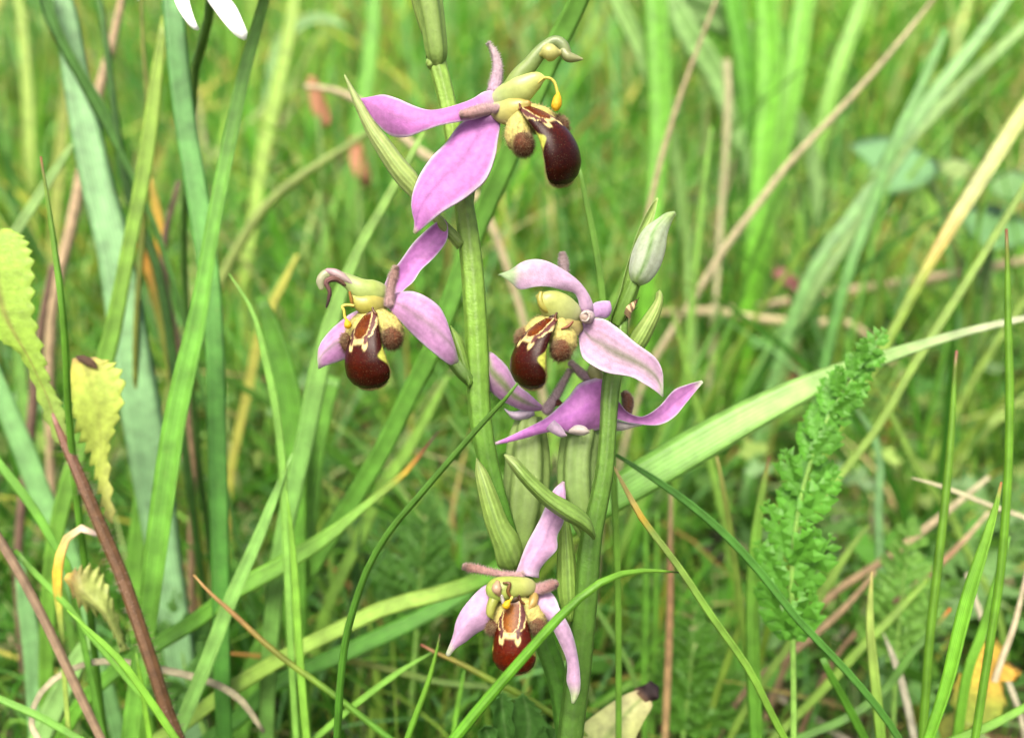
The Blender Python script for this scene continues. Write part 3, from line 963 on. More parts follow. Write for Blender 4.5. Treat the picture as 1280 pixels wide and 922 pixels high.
def col2(mb):
    tube(mb, [(484, 371, .1232), (474, 368, .1222), (462, 366, .1214), (450, 361, .1208), (438, 353, .1205), (426, 347, .1203), (414, 342, .1202), (406, 344, .1201), (401, 352, .1200), (402, 360, .1200)],
         [8, 15, 17, 14, 10, 8, 6.5, 6.5, 6, 3.5], [(0, C(226, 232, 176)), (.3, C(200, 222, 120)), (.6, C(186, 208, 136)), (.85, C(196, 196, 160)), (1, C(190, 204, 150))], m=24, n=48, flat=.75)
    tube(mb, [(480, 378, .1222), (468, 380, .1213), (456, 380, .1207), (447, 376, .1205), (441, 370, .1205)], [9, 14, 13, 9, 4], [(0, C(228, 214, 150)), (.5, C(212, 206, 92)), (1, C(216, 216, 116))], m=20, n=20, flat=.8)
    tube(mb, [(409, 338, .1199), (418, 341, .1199), (428, 346, .1199), (440, 354, .1199)], [3, 5.5, 5, 2], [(0, C(216, 170, 190)), (1, C(206, 196, 176))], m=12, n=16)


sub(F2, "column", M['column'], col2)


def wither(mb):
    tube(mb, [(432, 356, .1200), (422, 349, .1197), (413, 349, .1194), (408, 354, .1193), (412, 364, .1193), (411, 373, .1194), (408, 384, .1194)], [2, 3.5, 3.8, 3.5, 2.6, 2.2, 1],
         [(0, C(90, 70, 40)), (.4, C(120, 84, 80)), (.8, C(70, 50, 46)), (1, C(40, 30, 26))], m=10, n=28, noise=.1)
    tube(mb, [(437, 365, .1198), (439, 374, .1197), (441, 384, .1197)], [1.6, 2.2, 1.2], C(150, 110, 40), m=8, n=10)


sub(F2, "withered_anther_tip", M['dry'], wither)
pollinium(F2, [(442, 382), (434, 381), (428, 383), (430, 388), (431, 396), (434, 402)], .1194, ((433, 399), (436, 411)), 4.8)
lip_parts(F2, (461, 390, .1209), (.06, -1, .02), (-.50, .06, .86), L=100, ws=1.13, brown=.12, bend=(24, -40), near=(-1, 490, 421, .1208))

# ---- F5, the low flower
F5 = stem_part(A, "flower", [(650, 712, .1285), (652, 722, .1270), (654, 732, .1250), (652, 738, .1232)], [11, 13, 13, 9], [(0, (128, 160, 72)), (1, (176, 190, 110))], 'bract', ribs=6, ribamp=.06)
sepal(F5, [(643, 718), (648, 706), (658, 680), (674, 649), (690, 615), (703, 601)], [(674, 722), (675, 712), (684, 700), (696, 686), (697, 670), (705, 652), (707, 623), (706, 602)],
      [.1236, .1242, .1252, .126], petal_col((232, 188, 228), tip=(190, 172, 178), tipv=.9, vs=.45, vein=(170, 130, 176), base=(222, 196, 220)), bulge=.0009, ruffle=.0004, nv=34, nu=11)
sepal(F5, [(622, 738), (611, 730), (596, 739), (580, 757), (570, 776), (566, 794), (557, 817)], [(626, 762), (620, 776), (608, 784), (597, 791), (583, 802), (571, 809), (562, 820)],
      [.1232, .1222, .1212, .1208, .121], petal_col((234, 190, 230), tip=(214, 226, 190), tipv=.86, vs=.4, vein=(176, 150, 180), rim=(226, 200, 230)), bulge=.0012, ruffle=.0003, nv=34, nu=13)
sepal(F5, [(668, 752), (672, 766), (684, 778), (696, 794), (707, 821), (709, 837), (708, 851), (713, 867), (714, 878)], [(668, 742), (676, 739), (688, 741), (698, 751), (704, 764), (714, 787), (721, 812), (725, 839), (725, 862), (718, 878)],
      [.1234, .1222, .1212, .1212, .1210], petal_col((236, 198, 232), tip=(206, 228, 170), tipv=.84, vs=.3, vein=(190, 160, 196)), bulge=.0011, ruffle=.0006, nv=40, nu=11)
horn(F5, [(652, 718), (634, 718), (616, 715), (598, 711), (586, 709), (581, 708)], [4, 4.5, 5, 6, 6, 3.5], (.1222, .1200), (226, 186, 188), (174, 126, 104))
horn(F5, [(664, 738), (674, 736), (684, 733), (691, 730), (695, 729)], [6, 7.5, 7, 6.2, 3], (.1222, .1206), (226, 182, 188), (176, 122, 106))


def col5(mb):
    tube(mb, [(668, 734, .1228), (660, 733, .1218), (648, 733, .1211), (636, 734, .1206), (624, 736, .1205), (615, 739, .1208), (611, 741, .1212)], [6, 11, 12.5, 14, 15, 12, 4],
         [(0, C(232, 228, 176)), (.4, C(210, 220, 122)), (.75, C(186, 208, 98)), (1, C(172, 200, 90))], m=26, n=36, flat=.8)
    tube(mb, [(618, 748, .1204), (614, 758, .1201), (613, 767, .1200), (616, 772, .1201)], [7, 6, 5, 1.5], [(0, C(176, 192, 84)), (1, C(206, 206, 104))], m=14, n=16)
    tube(mb, [(668, 742, .1222), (666, 752, .1214), (661, 760, .1210)], [6, 6, 4], [(0, C(214, 190, 110)), (1, C(200, 160, 80))], m=14, n=12)


sub(F5, "column", M['column'], col5)


def anther(mb):
    tube(mb, [(622, 727, .1192), (621, 735, .1190), (624, 743, .1191)], [3, 6.5, 2.5], [(0, C(206, 170, 120)), (.5, C(224, 190, 160)), (1, C(150, 100, 50))], m=14, n=14)
    tube(mb, [(629, 728, .1192), (637, 729, .1191), (635, 739, .1191), (640, 748, .1193)], [1.2, 2.2, 2.4, 1.4], [(0, C(120, 80, 40)), (1, C(160, 120, 60))], m=8, n=16)
    tube(mb, [(627, 744, .1191), (629, 752, .1191), (631, 758, .1191)], [2, 2.6, 1.2], C(206, 200, 190), m=8, n=10)


sub(F5, "anther", M['column'], anther)
pollinium(F5, [(640, 746), (638, 750), (635, 753)], .1191, ((637, 750), (630, 760)), 4.8)
lip_parts(F5, (642, 749, .1209), (.02, -1, .06), (-.30, .10, .95), L=93, ws=.98, brown=.75, lobes=(.82, .82), bend=(14, -34), near=(-1, 671, 780, .1212))

# ovary and bracts low on the plant
stem_part(A, "ovary", [(640, 712, .1310), (646, 690, .1315), (654, 640, .1318), (659, 590, .1320), (660, 550, .1322), (662, 520, .1325)], [12, 20, 26, 26, 23, 14],
          [(0, (136, 172, 84)), (.5, (154, 186, 104)), (1, (166, 194, 112))], 'bract', ribs=6, ribamp=.11, m=48)
bract(A, [(636, 716), (622, 707), (617, 686), (606, 654), (599, 623), (594, 592), (595, 572)], [(646, 714), (654, 692), (648, 668), (635, 650), (622, 618), (609, 589), (596, 572)],
      [.1268, .1252, .1246, .1250, .1255], [(0, (136, 174, 80)), (.6, (152, 186, 88)), (1, (180, 204, 120))], bulge=.0016, nv=34)

# ------------------------------------------------------------------ plant with the right stem
gB = to_ground(np.array([W(722, 830, .1300), (W(712, 930, .131))]), .25)[-1]
B = thing("bee_orchid", "shorter bee orchid with a closed pale bud at its top", "orchid", gB, "flowering bee orchids")
stem_part(B, "stem", [(776, 392, .1282), (774, 425, .1280), (769, 455, .1276), (763, 490, .1270), (760, 540, .1268), (756, 590, .1270), (746, 640, .1275), (738, 680, .128), (733, 740, .1285), (724, 830, .1300), (712, 930, .131)],
          [9, 11, 12, 11.5, 10.5, 11.5, 12.5, 14, 15, 16, 16], [(0, (128, 172, 70)), (.22, (90, 136, 48)), (.6, (84, 126, 46)), (1, (78, 118, 46))], ground=True)
stem_part(B, "ovary", [(770, 404, .1278), (778, 388, .1272), (786, 370, .1266), (793, 352, .1262)], [9, 9.5, 9, 8], [(0, (116, 162, 62)), (1, (130, 174, 76))], 'bract', ribs=6, ribamp=.07, m=24)


def bud(mb):
    ax = [(794, 354), (799, 345), (805, 330), (811, 312), (818, 294), (828, 280), (836, 271), (844, 266)]
    rad = [6, 14, 18.5, 19, 16, 10, 6.5, 2.5]
    P0 = np.array([W(x, y, .1255) for x, y in ax]); R0 = np.array(rad) * .1255 * PXM
    Q = catmull(np.hstack([P0, R0[:, None]]), 46)
    P, R = Q[:, :3], Q[:, 3]
    T, Wd, Nn = frames(P)
    th = np.linspace(0, 2 * math.pi, 40, endpoint=False)
    rr = 1 + .10 * np.cos(3 * (th - 1.75)) + .07 * np.exp(-((th - 1.75) / .14) ** 2)
    ring = P[:, None] + (R[:, None] * rr[None])[..., None] * (np.cos(th)[None, :, None] * Wd[:, None] + .85 * np.sin(th)[None, :, None] * Nn[:, None])
    v = np.linspace(0, 1, 46)[:, None] + 0 * th[None]
    keel = np.exp(-((th[None] - 1.75 + .25 * np.sin(v * 5)) / .13) ** 2)
    for kk in (3.85, 5.95):
        keel = np.maximum(keel, np.exp(-((th[None] - kk) / .13) ** 2))
    c = np.broadcast_to(C(208, 228, 190), v.shape + (3,)).copy()
    c = mixc(c, C(190, 210, 160), .5 * (np.sin(th * 9)[None] * .5 + .5))
    c = mixc(c, C(222, 214, 224), .25 * np.exp(-((v - .3) / .15) ** 2))
    c = mixc(c, C(124, 176, 84), keel * .9)
    c = mixc(c, C(176, 208, 130), sm(.72, .95, v))
    c = mixc(c, C(150, 186, 100), 1 - sm(0, .12, v))
    loft(mb, ring, c)


sub(B, "bud", M['petal'], bud)
bract(B, [(762, 408), (764, 395), (774, 368), (784, 330), (796, 292), (811, 261), (821, 247)], [(778, 404), (780, 388), (786, 366), (790, 340), (801, 302), (816, 277), (823, 248)],
      [.1268, .1260, .1262, .1268, .127], [(0, (126, 170, 66)), (.5, (150, 190, 90)), (1, (186, 212, 120))], bulge=-.001, nv=34, vein=(140, 180, 84), rim=(180, 208, 130))
bract(B, [(776, 452), (787, 421), (804, 396), (818, 376), (820, 366), (824, 363)], [(794, 448), (807, 434), (817, 415), (826, 392), (829, 372), (825, 363)],
      [.1290, .1284, .1282, .1285], [(0, (156, 196, 92)), (1, (200, 222, 130))], bulge=.0012, vein=(150, 186, 90))
# hooked tip seen on that bract is part of its outline

# ---- F3
F3 = stem_part(B, "flower", [(766, 462, .1276), (764, 448, .1262), (758, 425, .1258), (746, 406, .1248), (730, 398, .1234)], [9, 10, 10.5, 10, 8], [(0, (112, 158, 62)), (1, (178, 200, 120))], 'bract', ribs=6, ribamp=.06)
sepal(F3, [(742, 392), (742, 380), (734, 362), (721, 347), (705, 337), (684, 328), (666, 325), (651, 328), (637, 337), (623, 343)], [(722, 396), (724, 382), (719, 367), (703, 362), (682, 359), (668, 359), (651, 361), (641, 355), (631, 348), (623, 344)],
      [.1228, .1215, .1200, .1188, .1185, .1185], petal_col((236, 200, 232), tip=(176, 206, 150), tipv=.74, vs=.2, vein=(196, 160, 206), rs=.8, green=(196, 210, 170), gs=.5, gv=.7), bulge=.0006, dl=.0012, ruffle=.0004, nv=44, nu=13)
sepal(F3, [(735, 396), (741, 380), (752, 376), (762, 376)], [(740, 402), (748, 398), (757, 398), (761, 395)], [.1236, .1244, .125], petal_col((222, 178, 230), tip=(214, 170, 222), vs=.2), bulge=.0005)
sepal(F3, [(727, 404), (741, 399), (757, 400), (774, 411), (796, 429), (819, 447), (828, 466), (829, 494)], [(722, 412), (723, 428), (728, 446), (741, 457), (760, 466), (789, 471), (807, 481), (818, 488), (828, 496)],
      [.1228, .1214, .1202, .1196, .1198, .1204], petal_col((234, 192, 230), tip=(206, 220, 186), tipv=.93, vein=(124, 130, 96), vs=.7, green=(170, 170, 150), gs=.75, gv=.35, base=(190, 160, 200)), bulge=-.0006, ruffle=.0004, nv=44, nu=15)
horn(F3, [(705, 347), (705, 336), (704, 326), (703, 318)], [6, 6.2, 6.5, 3.5], (.1218, .1214), (220, 196, 204), (206, 180, 178))


def cutpetal(mb):
    tube(mb, [(736, 396, .1222), (733, 396, .1210), (730, 397, .1203)], [8, 8.5, 5.5], [(0, C(222, 196, 222)), (.6, C(222, 200, 200)), (1, C(196, 172, 150))], m=18, n=12, noise=.05)
    tube(mb, [(727, 393, .1201), (733, 390, .1199), (737, 395, .1199), (733, 401, .1200), (728, 400, .1201)], [1.2] * 5, C(226, 212, 200), m=8, n=20)


sub(F3, "petal", M['horn'], cutpetal)


def col3(mb):
    tube(mb, [(724, 398, .1230), (716, 394, .1222), (704, 388, .1214), (692, 381, .1208), (683, 376, .1204), (676, 372, .1203), (672, 370, .1203)], [7, 15, 19, 18.5, 15, 9, 3],
         [(0, C(242, 238, 210)), (.35, C(214, 224, 150)), (.7, C(212, 222, 122)), (1, C(238, 234, 130))], m=26, n=34, flat=.66)
    tube(mb, [(676, 366, .1199), (675, 375, .1198), (680, 385, .1199), (688, 391, .1203)], [3, 4, 4, 2.5], [(0, C(206, 204, 100)), (1, C(196, 186, 80))], m=12, n=16)
    tube(mb, [(722, 408, .1222), (714, 410, .1214), (704, 408, .1209), (696, 402, .1207)], [9, 12, 11, 6], [(0, C(216, 204, 140)), (1, C(196, 180, 96))], m=18, n=16, flat=.7)
    tube(mb, [(716, 402, .1197), (710, 408, .1196), (702, 411, .1196)], [1.4, 2, 1.2], C(150, 84, 40), m=8, n=12)


sub(F3, "column", M['column'], col3)
lip_parts(F3, (690, 397, .1208), (-.30, -.95, .02), (-.74, .24, .63), L=100, ws=1.08, brown=.05, bend=(32, -56), near=(-1, 702, 436, .1206))

# ---- F4, seen from behind
F4 = stem_part(B, "flower", [(737, 668, .1300), (730, 645, .1310), (722, 610, .1315), (722, 570, .1316), (728, 540, .1318), (738, 515, .1318)], [12, 17, 22, 22, 21, 12],
               [(0, (130, 166, 80)), (.5, (150, 184, 104)), (1, (160, 190, 112))], 'bract', ribs=6, ribamp=.11, m=48)
sepal(F4, [(678, 513), (657, 514), (635, 505), (617, 493), (602, 475), (602, 462), (611, 440)], [(678, 507), (663, 493), (645, 478), (635, 459), (620, 444), (614, 440)],
      [.1310, .1300, .1288, .1280, .1282], petal_col((230, 172, 228), tip=(206, 214, 186), tipv=.92, green=(140, 160, 96), gs=.95, gv=.2, vein=(120, 140, 90), vs=.5), bulge=.0014, ruffle=.0003, nv=34, nu=13)
sepal(F4, [(752, 470), (736, 474), (722, 480), (711, 496), (696, 511), (681, 523), (651, 538), (630, 548), (619, 552)], [(752, 536), (738, 541), (726, 544), (713, 542), (700, 538), (681, 541), (655, 548), (634, 553), (619, 556)],
      [.1302, .1292, .1284, .1278, .1276, .1276], petal_col((234, 152, 236), tip=(224, 214, 210), tipv=.93, vs=.3, vein=(180, 90, 200)), bulge=.0016, ruffle=.0006, nv=40, nu=13)
sepal(F4, [(764, 500), (772, 500), (784, 514), (803, 520), (824, 508), (842, 488), (857, 481), (877, 475)], [(764, 522), (771, 524), (790, 529), (821, 531), (842, 522), (857, 505), (869, 490), (879, 478)],
      [.1308, .1298, .1288, .1280, .1278], petal_col((232, 156, 230), tip=(216, 226, 196), tipv=.88, vs=.35, vein=(170, 96, 186)), bulge=-.0009, ruffle=.0003, nv=36, nu=11)
# pale folded undersides
sepal(F4, [(664, 508), (652, 512), (640, 514), (630, 510)], [(668, 520), (656, 524), (642, 524), (632, 514)], [.1312, .1306, .1305], petal_col((222, 206, 224), tip=(216, 206, 220), vs=.1), bulge=.0005)
sepal(F4, [(764, 522), (778, 527), (792, 529), (802, 530)], [(764, 538), (778, 538), (792, 534), (803, 532)], [.1312, .1308, .1306], petal_col((220, 214, 206), tip=(226, 230, 206), vs=.1), bulge=.0005)
sepal(F4, [(694, 524), (699, 530), (704, 536), (708, 543)], [(682, 536), (690, 541), (700, 546), (709, 545)], [.1274, .1271, .1272], petal_col((226, 200, 226), tip=(214, 200, 190), vs=.1), bulge=.0005)
sepal(F4, [(712, 536), (720, 531), (730, 532), (737, 538)], [(711, 541), (719, 543), (729, 544), (737, 541)], [.1274, .1271, .1272], petal_col((220, 210, 200), tip=(190, 196, 150), vs=.1), bulge=.0006)
horn(F4, [(784, 514), (785, 504), (784, 497), (781, 492)], [6, 7.5, 7, 4], (.1306, .1302), (140, 90, 60), (132, 78, 44))
horn(F4, [(714, 454), (722, 462), (730, 469), (740, 477)], [3.5, 5, 6, 7], (.1310, .1304), (224, 200, 196), (228, 190, 212))
horn(F4, [(712, 464), (704, 478), (695, 494), (684, 512)], [3.5, 5, 6.5, 8], (.1312, .1306), (214, 196, 180), (222, 190, 204))
horn(F4, [(690, 506), (696, 503), (702, 505)], [3, 6, 3], (.1308, .1306), (120, 70, 64), (110, 64, 50), fuzz=False)
sub(F4, "column", M['column'], lambda mb: tube(mb, [(752, 480, .1306), (746, 470, .1304), (742, 462, .1303), (741, 454, .1303)], [7, 9, 8, 3], [(0, C(206, 206, 130)), (1, C(214, 216, 150))], m=16, n=16))
bract(B, [(743, 668), (743, 661), (736, 645), (718, 630), (690, 614), (666, 593), (645, 572), (631, 567)], [(738, 670), (734, 667), (721, 658), (702, 648), (678, 630), (651, 602), (634, 578), (630, 569)],
      [.1255, .1232, .1220, .1214, .1216], [(0, (150, 188, 98)), (.2, (138, 178, 82)), (.8, (150, 188, 90)), (1, (196, 212, 140))], bulge=.0020, nv=36, vein=(112, 150, 62))
bract(B, [(708, 775), (697, 745), (696, 705), (699, 662), (704, 630)], [(716, 776), (722, 742), (720, 702), (714, 662), (706, 630)], [.1285, .1290, .1292, .1290], [(0, (140, 184, 76)), (1, (170, 208, 104))], bulge=.001)


# ---- tiny insect on the ovary below the bud
def insect():
    o = W(786, 392, .1248)
    I = thing("insect", "tiny brown and cream insect clinging to the green stalk below the orchid bud", "insect", o)
    d = .1248

    def body(mb):
        tube(mb, [(783, 397, d), (786, 391, d), (790, 384, d), (794, 378, d), (796, 375, d)], [1, 2.6, 3.0, 2.6, 1.2], [(0, C(40, 30, 20)), (.5, C(120, 84, 44)), (1, C(60, 44, 30))], m=10, n=18)
    b = sub(I, "body", M['horn'], body)

    def wing(k):
        def fn(mb):
            petal(mb, [(794, 376), (788, 379), (782, 385), (780 + k, 392 + k)], [(795, 380), (793, 386), (789, 391), (784 + 2 * k, 395 + 2 * k)], [d - .0003, d - .0005, d - .0003],
                  lambda u, v: mixc(np.broadcast_to(C(214, 190, 140), u.shape + (3,)), C(84, 60, 36), (np.sin(v * 16) > .2) * .8), bulge=.0002, th=.0001, nv=30)
        return fn
    sub(I, "wing", M['dry'], wing(0)); sub(I, "wing", M['dry'], wing(2))
    for k, (x, y) in enumerate([(780, 396), (781, 401), (785, 401), (799, 372), (797, 384)]):
        sub(I, "leg", M['dry'], lambda mb: tube(mb, [(787 + k, 390 - k, d), ((787 + x) / 2 - 1, (390 + y) / 2 + 1, d), (x, y, d + .0006)], [.6, .5, .35], C(60, 44, 28), m=6, n=8))


insect()


# ================================================================== single grass blades one can follow in the photograph
g_glau, g_brt, g_mid, g_dark, g_yel = C(150, 200, 146), C(124, 186, 64), C(104, 164, 56), C(70, 124, 44), C(170, 196, 84)
g_pale = C(166, 206, 128)
straw, brown, red, orng = C(200, 184, 132), C(150, 104, 64), C(130, 74, 60), C(224, 160, 60)
ST = 'round'
BL = [
    # label, pts tip->base, depth, half width, colour, extra
    ("broad pale blue-green blade behind the thin pink-tipped shoot, widest of the blades by the daisy", [(60, -60), (82, 10), (96, 100), (120, 220), (145, 320), (164, 440), (185, 560), (205, 690)], .20, [8, 14, 18, 20, 22, 24, 24, 20], g_glau, dict(twist=.1, fold=.15)),
    ("twisted dark green grass edge lying along the broad pale blue-green blade", [(52, -30), (66, 20), (84, 60), (106, 98), (130, 140), (146, 178)], (.195, .198), [6, 8, 7, 7, 9, 4], C(96, 146, 74), dict(twist=.9)),
    ("blue-green blade rising straight beside the daisy stem", [(213, -40), (222, 60), (232, 150), (250, 260), (264, 360), (270, 450), (272, 560), (276, 720)], .168, [12, 13, 13, 14, 12, 11, 12, 11], [(0, C(120, 178, 116)), (.5, C(116, 182, 92)), (1, C(92, 158, 66))], dict(twist=.2)),
    ("bright green folded blade crossing in front of the blue-green one", [(345, -50), (330, 10), (308, 90), (285, 200), (268, 290), (250, 400), (224, 520), (206, 640), (190, 760)], .158, [6, 7, 9, 9, 10, 13, 14, 14, 12], [(0, C(132, 184, 92)), (.5, C(120, 184, 76)), (1, C(120, 182, 72))], dict(twist=.5, fold=.6)),
    ("yellow-green blade leaning across the broad pale blade", [(206, 20), (198, 80), (190, 150), (178, 230), (160, 320), (140, 420), (116, 510)], .182, [4, 8, 10, 9, 9, 11, 11], [(0, C(158, 190, 80)), (1, C(122, 178, 70))], {}),
    ("dark green grass stalk behind the broad pale blade", [(112, -60), (126, 10), (136, 80), (150, 190), (166, 260), (192, 320), (208, 390), (216, 450)], .215, 6, C(88, 138, 62), dict(kind=ST)),
    ("thin olive stalk dropping from the daisy's white petals", [(176, -30), (179, 60), (184, 120), (183, 200), (178, 300)], .20, 3.6, C(128, 140, 60), dict(kind=ST)),
    ("pinkish dry stalk between the dark stalk and the olive one", [(156, -20), (146, 30), (136, 70), (126, 105), (110, 180), (90, 280)], .26, 7, C(198, 160, 116), dict(kind=ST, mat='dry')),
    ("pale straight blade slanting behind the weed's upper toothed leaf", [(104, 160), (60, 228), (20, 290), (-20, 350)], .20, 6, g_pale, {}),
    ("thin green blade with a pink tip standing between the two serrated leaves", [(51, 196), (58, 240), (67, 300), (76, 370), (82, 440), (86, 520), (96, 620), (107, 715)], (.142, .142, .156), [1.2, 3.2, 4, 4.4, 4.5, 4.6, 4.6, 4.6], [(0, C(170, 110, 90)), (.06, C(122, 160, 60)), (.3, C(112, 170, 56)), (1, g_mid)], dict(kind=ST)),
    ("yellowing blade behind the crossing blades", [(186, 216), (194, 250), (200, 290), (206, 350), (214, 420)], .235, [2, 6, 7, 5, 5], [(0, C(222, 200, 90)), (.5, C(232, 178, 60)), (1, C(160, 180, 70))], dict(twist=.3)),
    ("orange tipped blade behind the crossing blades", [(176, 304), (182, 326), (190, 350), (200, 400)], .225, [3, 6, 6, 4], [(0, C(236, 160, 60)), (1, C(150, 160, 60))], {}),
    ("purple-brown stalk behind the blue-green blade", [(224, 226), (212, 270), (205, 310), (208, 370), (222, 430), (240, 560), (240, 640)], .23, [3, 4, 5, 5, 6, 5, 5], [(0, C(126, 96, 84)), (.5, C(150, 110, 80)), (.7, C(220, 160, 100)), (1, C(160, 120, 70))], dict(kind=ST, mat='dry')),
    ("blurred olive stalk slanting towards the orange sorrel heads", [(470, 160), (430, 186), (380, 218), (335, 255), (300, 305), (272, 360)], .30, 6.5, C(158, 178, 100), dict(kind=ST)),
    ("narrow green blade arching down beside the broad fresh green blade", [(286, 342), (300, 362), (318, 394), (332, 449), (344, 505), (353, 578), (357, 660)], .158, [.6, 2.5, 4.5, 5, 5, 5, 4.5], C(140, 196, 90), {}),
    ("narrow upright light green blade crossing the red tipped blade", [(358, 613), (364, 660), (369, 720), (373, 790), (378, 860), (384, 925)], .150, [.8, 3.5, 5, 5, 5, 5], C(136, 192, 72), {}),
    ("pale green blade passing behind the flower with the withered anther tip", [(530, 165), (508, 205), (478, 260), (455, 300), (436, 342), (416, 400), (398, 470), (384, 540)], .172, [3, 5, 6, 7, 9, 12, 13, 12], [(0, C(150, 190, 96)), (1, C(134, 190, 96))], {}),
    ("pale folded blade slanting down, its tip touching the narrow arching one", [(366, 566), (350, 606), (326, 670), (291, 750), (263, 823), (232, 900)], .158, [1, 6, 8, 9, 9, 9], C(142, 196, 104), dict(twist=.5, fold=.6)),
    ("broad fresh green blade right behind the narrow arching one", [(326, 370), (342, 420), (356, 480), (366, 550), (368, 640)], .19, [6, 16, 20, 20, 16], C(116, 182, 64), {}),
    ("broad fresh green blade beneath the withered-anther flower's sepal", [(418, 470), (404, 520), (392, 580), (384, 660), (360, 730)], .195, [10, 12, 13, 13, 12], C(122, 184, 74), {}),
    ("long green blade with a tan edge running behind the tall orchid stem", [(745, -50), (722, 5), (690, 68), (656, 148), (624, 222), (592, 296), (546, 424), (512, 494), (478, 564), (443, 622), (395, 700)], (.146, .19), [12, 14, 14, 14, 13, 13, 12, 12, 12, 12, 12], [(0, C(120, 176, 76)), (.5, C(116, 176, 72)), (1, C(120, 182, 76))], dict(twist=.2, fold=.25)),
    ("darker green blade lying under the sweeping pale one beside the lowest flower", [(620, 710), (580, 742), (520, 775), (440, 812), (350, 852), (305, 892)], .186, [4, 9, 11, 11, 10, 10], C(94, 160, 54), {}),
    ("green blade with a withered dark red and orange tip", [(549, 538), (530, 562), (509, 588), (482, 612), (455, 633), (410, 670), (350, 708), (298, 736), (250, 772)], .168, [.8, 3, 5, 5, 9, 11, 12, 11, 10], [(0, C(90, 50, 50)), (.10, C(130, 80, 60)), (.15, C(226, 170, 50)), (.22, C(150, 180, 70)), (.35, C(140, 192, 82)), (1, C(112, 176, 60))], {}),
    ("thin blade with an orange tip slanting across the sweeping pale blade", [(242, 718), (262, 740), (290, 765), (345, 815), (420, 870), (490, 925)], .150, [1, 3, 3.6, 4, 4, 4], [(0, C(196, 156, 104)), (.25, C(176, 136, 84)), (.45, C(140, 150, 60)), (.7, C(116, 166, 54)), (1, g_mid)], dict(kind=ST)),
    ("thin orange tipped blade lying low across the sweeping pale one", [(278, 815), (310, 818), (360, 822), (440, 826), (540, 850)], .19, [1.5, 4, 4, 4, 4], [(0, C(196, 140, 60)), (.5, C(150, 160, 70)), (1, C(110, 150, 60))], {}),
    ("thin straight blade rising to meet the red-tipped blade under the lowest flower", [(545, 812), (497, 841), (441, 883), (392, 924)], .152, [1, 4, 4.2, 4.2], C(124, 180, 66), {}),
    ("thin blade with a red tip sloping down under the lowest flower", [(526, 805), (540, 813), (580, 831), (617, 851), (652, 868), (700, 898), (745, 926)], .150, [1.5, 3, 4, 4.2, 4.2, 4.2, 4.2], [(0, C(156, 90, 80)), (.15, C(160, 150, 70)), (.4, C(128, 160, 54)), (1, C(122, 156, 50))], dict(kind=ST)),
    ("short upright blade with a dark tip crossing the red-tipped sloping one", [(550, 792), (546, 812), (536, 850), (522, 888), (508, 926)], .140, [.8, 2.5, 3.6, 4, 4.2], [(0, C(100, 70, 50)), (.1, C(120, 170, 56)), (1, C(112, 172, 54))], dict(kind=ST)),
    ("short faint upright blade under the lowest flower", [(581, 836), (576, 862), (570, 895), (567, 926)], .165, [.6, 3, 3.4, 3.4], g_brt, {}),
    ("sharp dark green grass stem crossing in front of the tall orchid stem", [(647, 479), (632, 498), (600, 532), (562, 575), (520, 624), (488, 662), (462, 705), (445, 750), (432, 800), (425, 860), (421, 930)], (.1175, .134), [1.6, 3.4, 4, 4.2, 4.3, 4.4, 4.6, 4.8, 5, 5, 5], [(0, C(96, 140, 56)), (1, C(84, 144, 46))], dict(kind=ST)),
    ("sharp green arching blade crossing in front of the lowest flower's lip", [(848, 715), (836, 714), (815, 713), (790, 714), (765, 721), (738, 736), (700, 770), (650, 826), (600, 884), (562, 930)], (.120, .1135, .113), [.8, 2.4, 4, 4.8, 5.6, 6.2, 6.6, 6.8, 7, 7], [(0, C(80, 50, 50)), (.035, C(90, 70, 60)), (.05, C(130, 182, 66)), (.5, C(112, 176, 50)), (1, C(110, 176, 48))], dict(kind=ST)),
    ("bright thin blade slanting down in front of the red weed stem", [(84, 762), (110, 786), (150, 824), (186, 872), (222, 926)], .138, [.8, 3.5, 4.4, 4.6, 4.6], C(134, 196, 62), {}),
    ("thin green blade running under the weed's shrivelled leaf", [(18, 688), (50, 722), (84, 756), (112, 792), (160, 850)], .152, [3.5, 4, 4, 3.5, 3], C(122, 184, 66), dict(kind='open')),
    ("thin bright blade rising low beside the brown stalk", [(-20, 862), (0, 873), (50, 895), (104, 926)], .150, [4, 4.5, 4.5, 4.5], C(120, 184, 64), {}),
    ("bright green blade rising past the curled yellow and white strip", [(-20, 556), (0, 580), (40, 632), (66, 676), (86, 712), (100, 780)], .156, [5, 5.5, 5.5, 5, 4.5, 4], C(116, 180, 64), {}),
    ("wide blue-green blade behind the bright one at the weed", [(-14, 450), (2, 492), (30, 560), (56, 628), (84, 690), (110, 780)], .20, [10, 12, 13, 13, 13, 10], C(132, 188, 118), {}),
    ("wide pale blade low behind the brown stalk", [(116, 790), (92, 836), (66, 890), (48, 930)], .178, [6, 13, 14, 13], C(150, 198, 118), {}),
    ("pale blue-green blade standing behind the bare brown stalk", [(22, 690), (34, 760), (42, 820), (46, 890)], .19, [4, 10, 11, 10], C(130, 182, 120), {}),
    ("upright green blade behind the red weed stem", [(180, 560), (176, 640), (170, 720), (176, 800)], .20, [4, 10, 12, 10], C(122, 184, 68), {}),
    ("thin upright blade low behind the red weed stem", [(170, 816), (176, 850), (184, 900), (188, 926)], .15, [1, 3, 3.4, 3.4], C(130, 188, 60), {}),
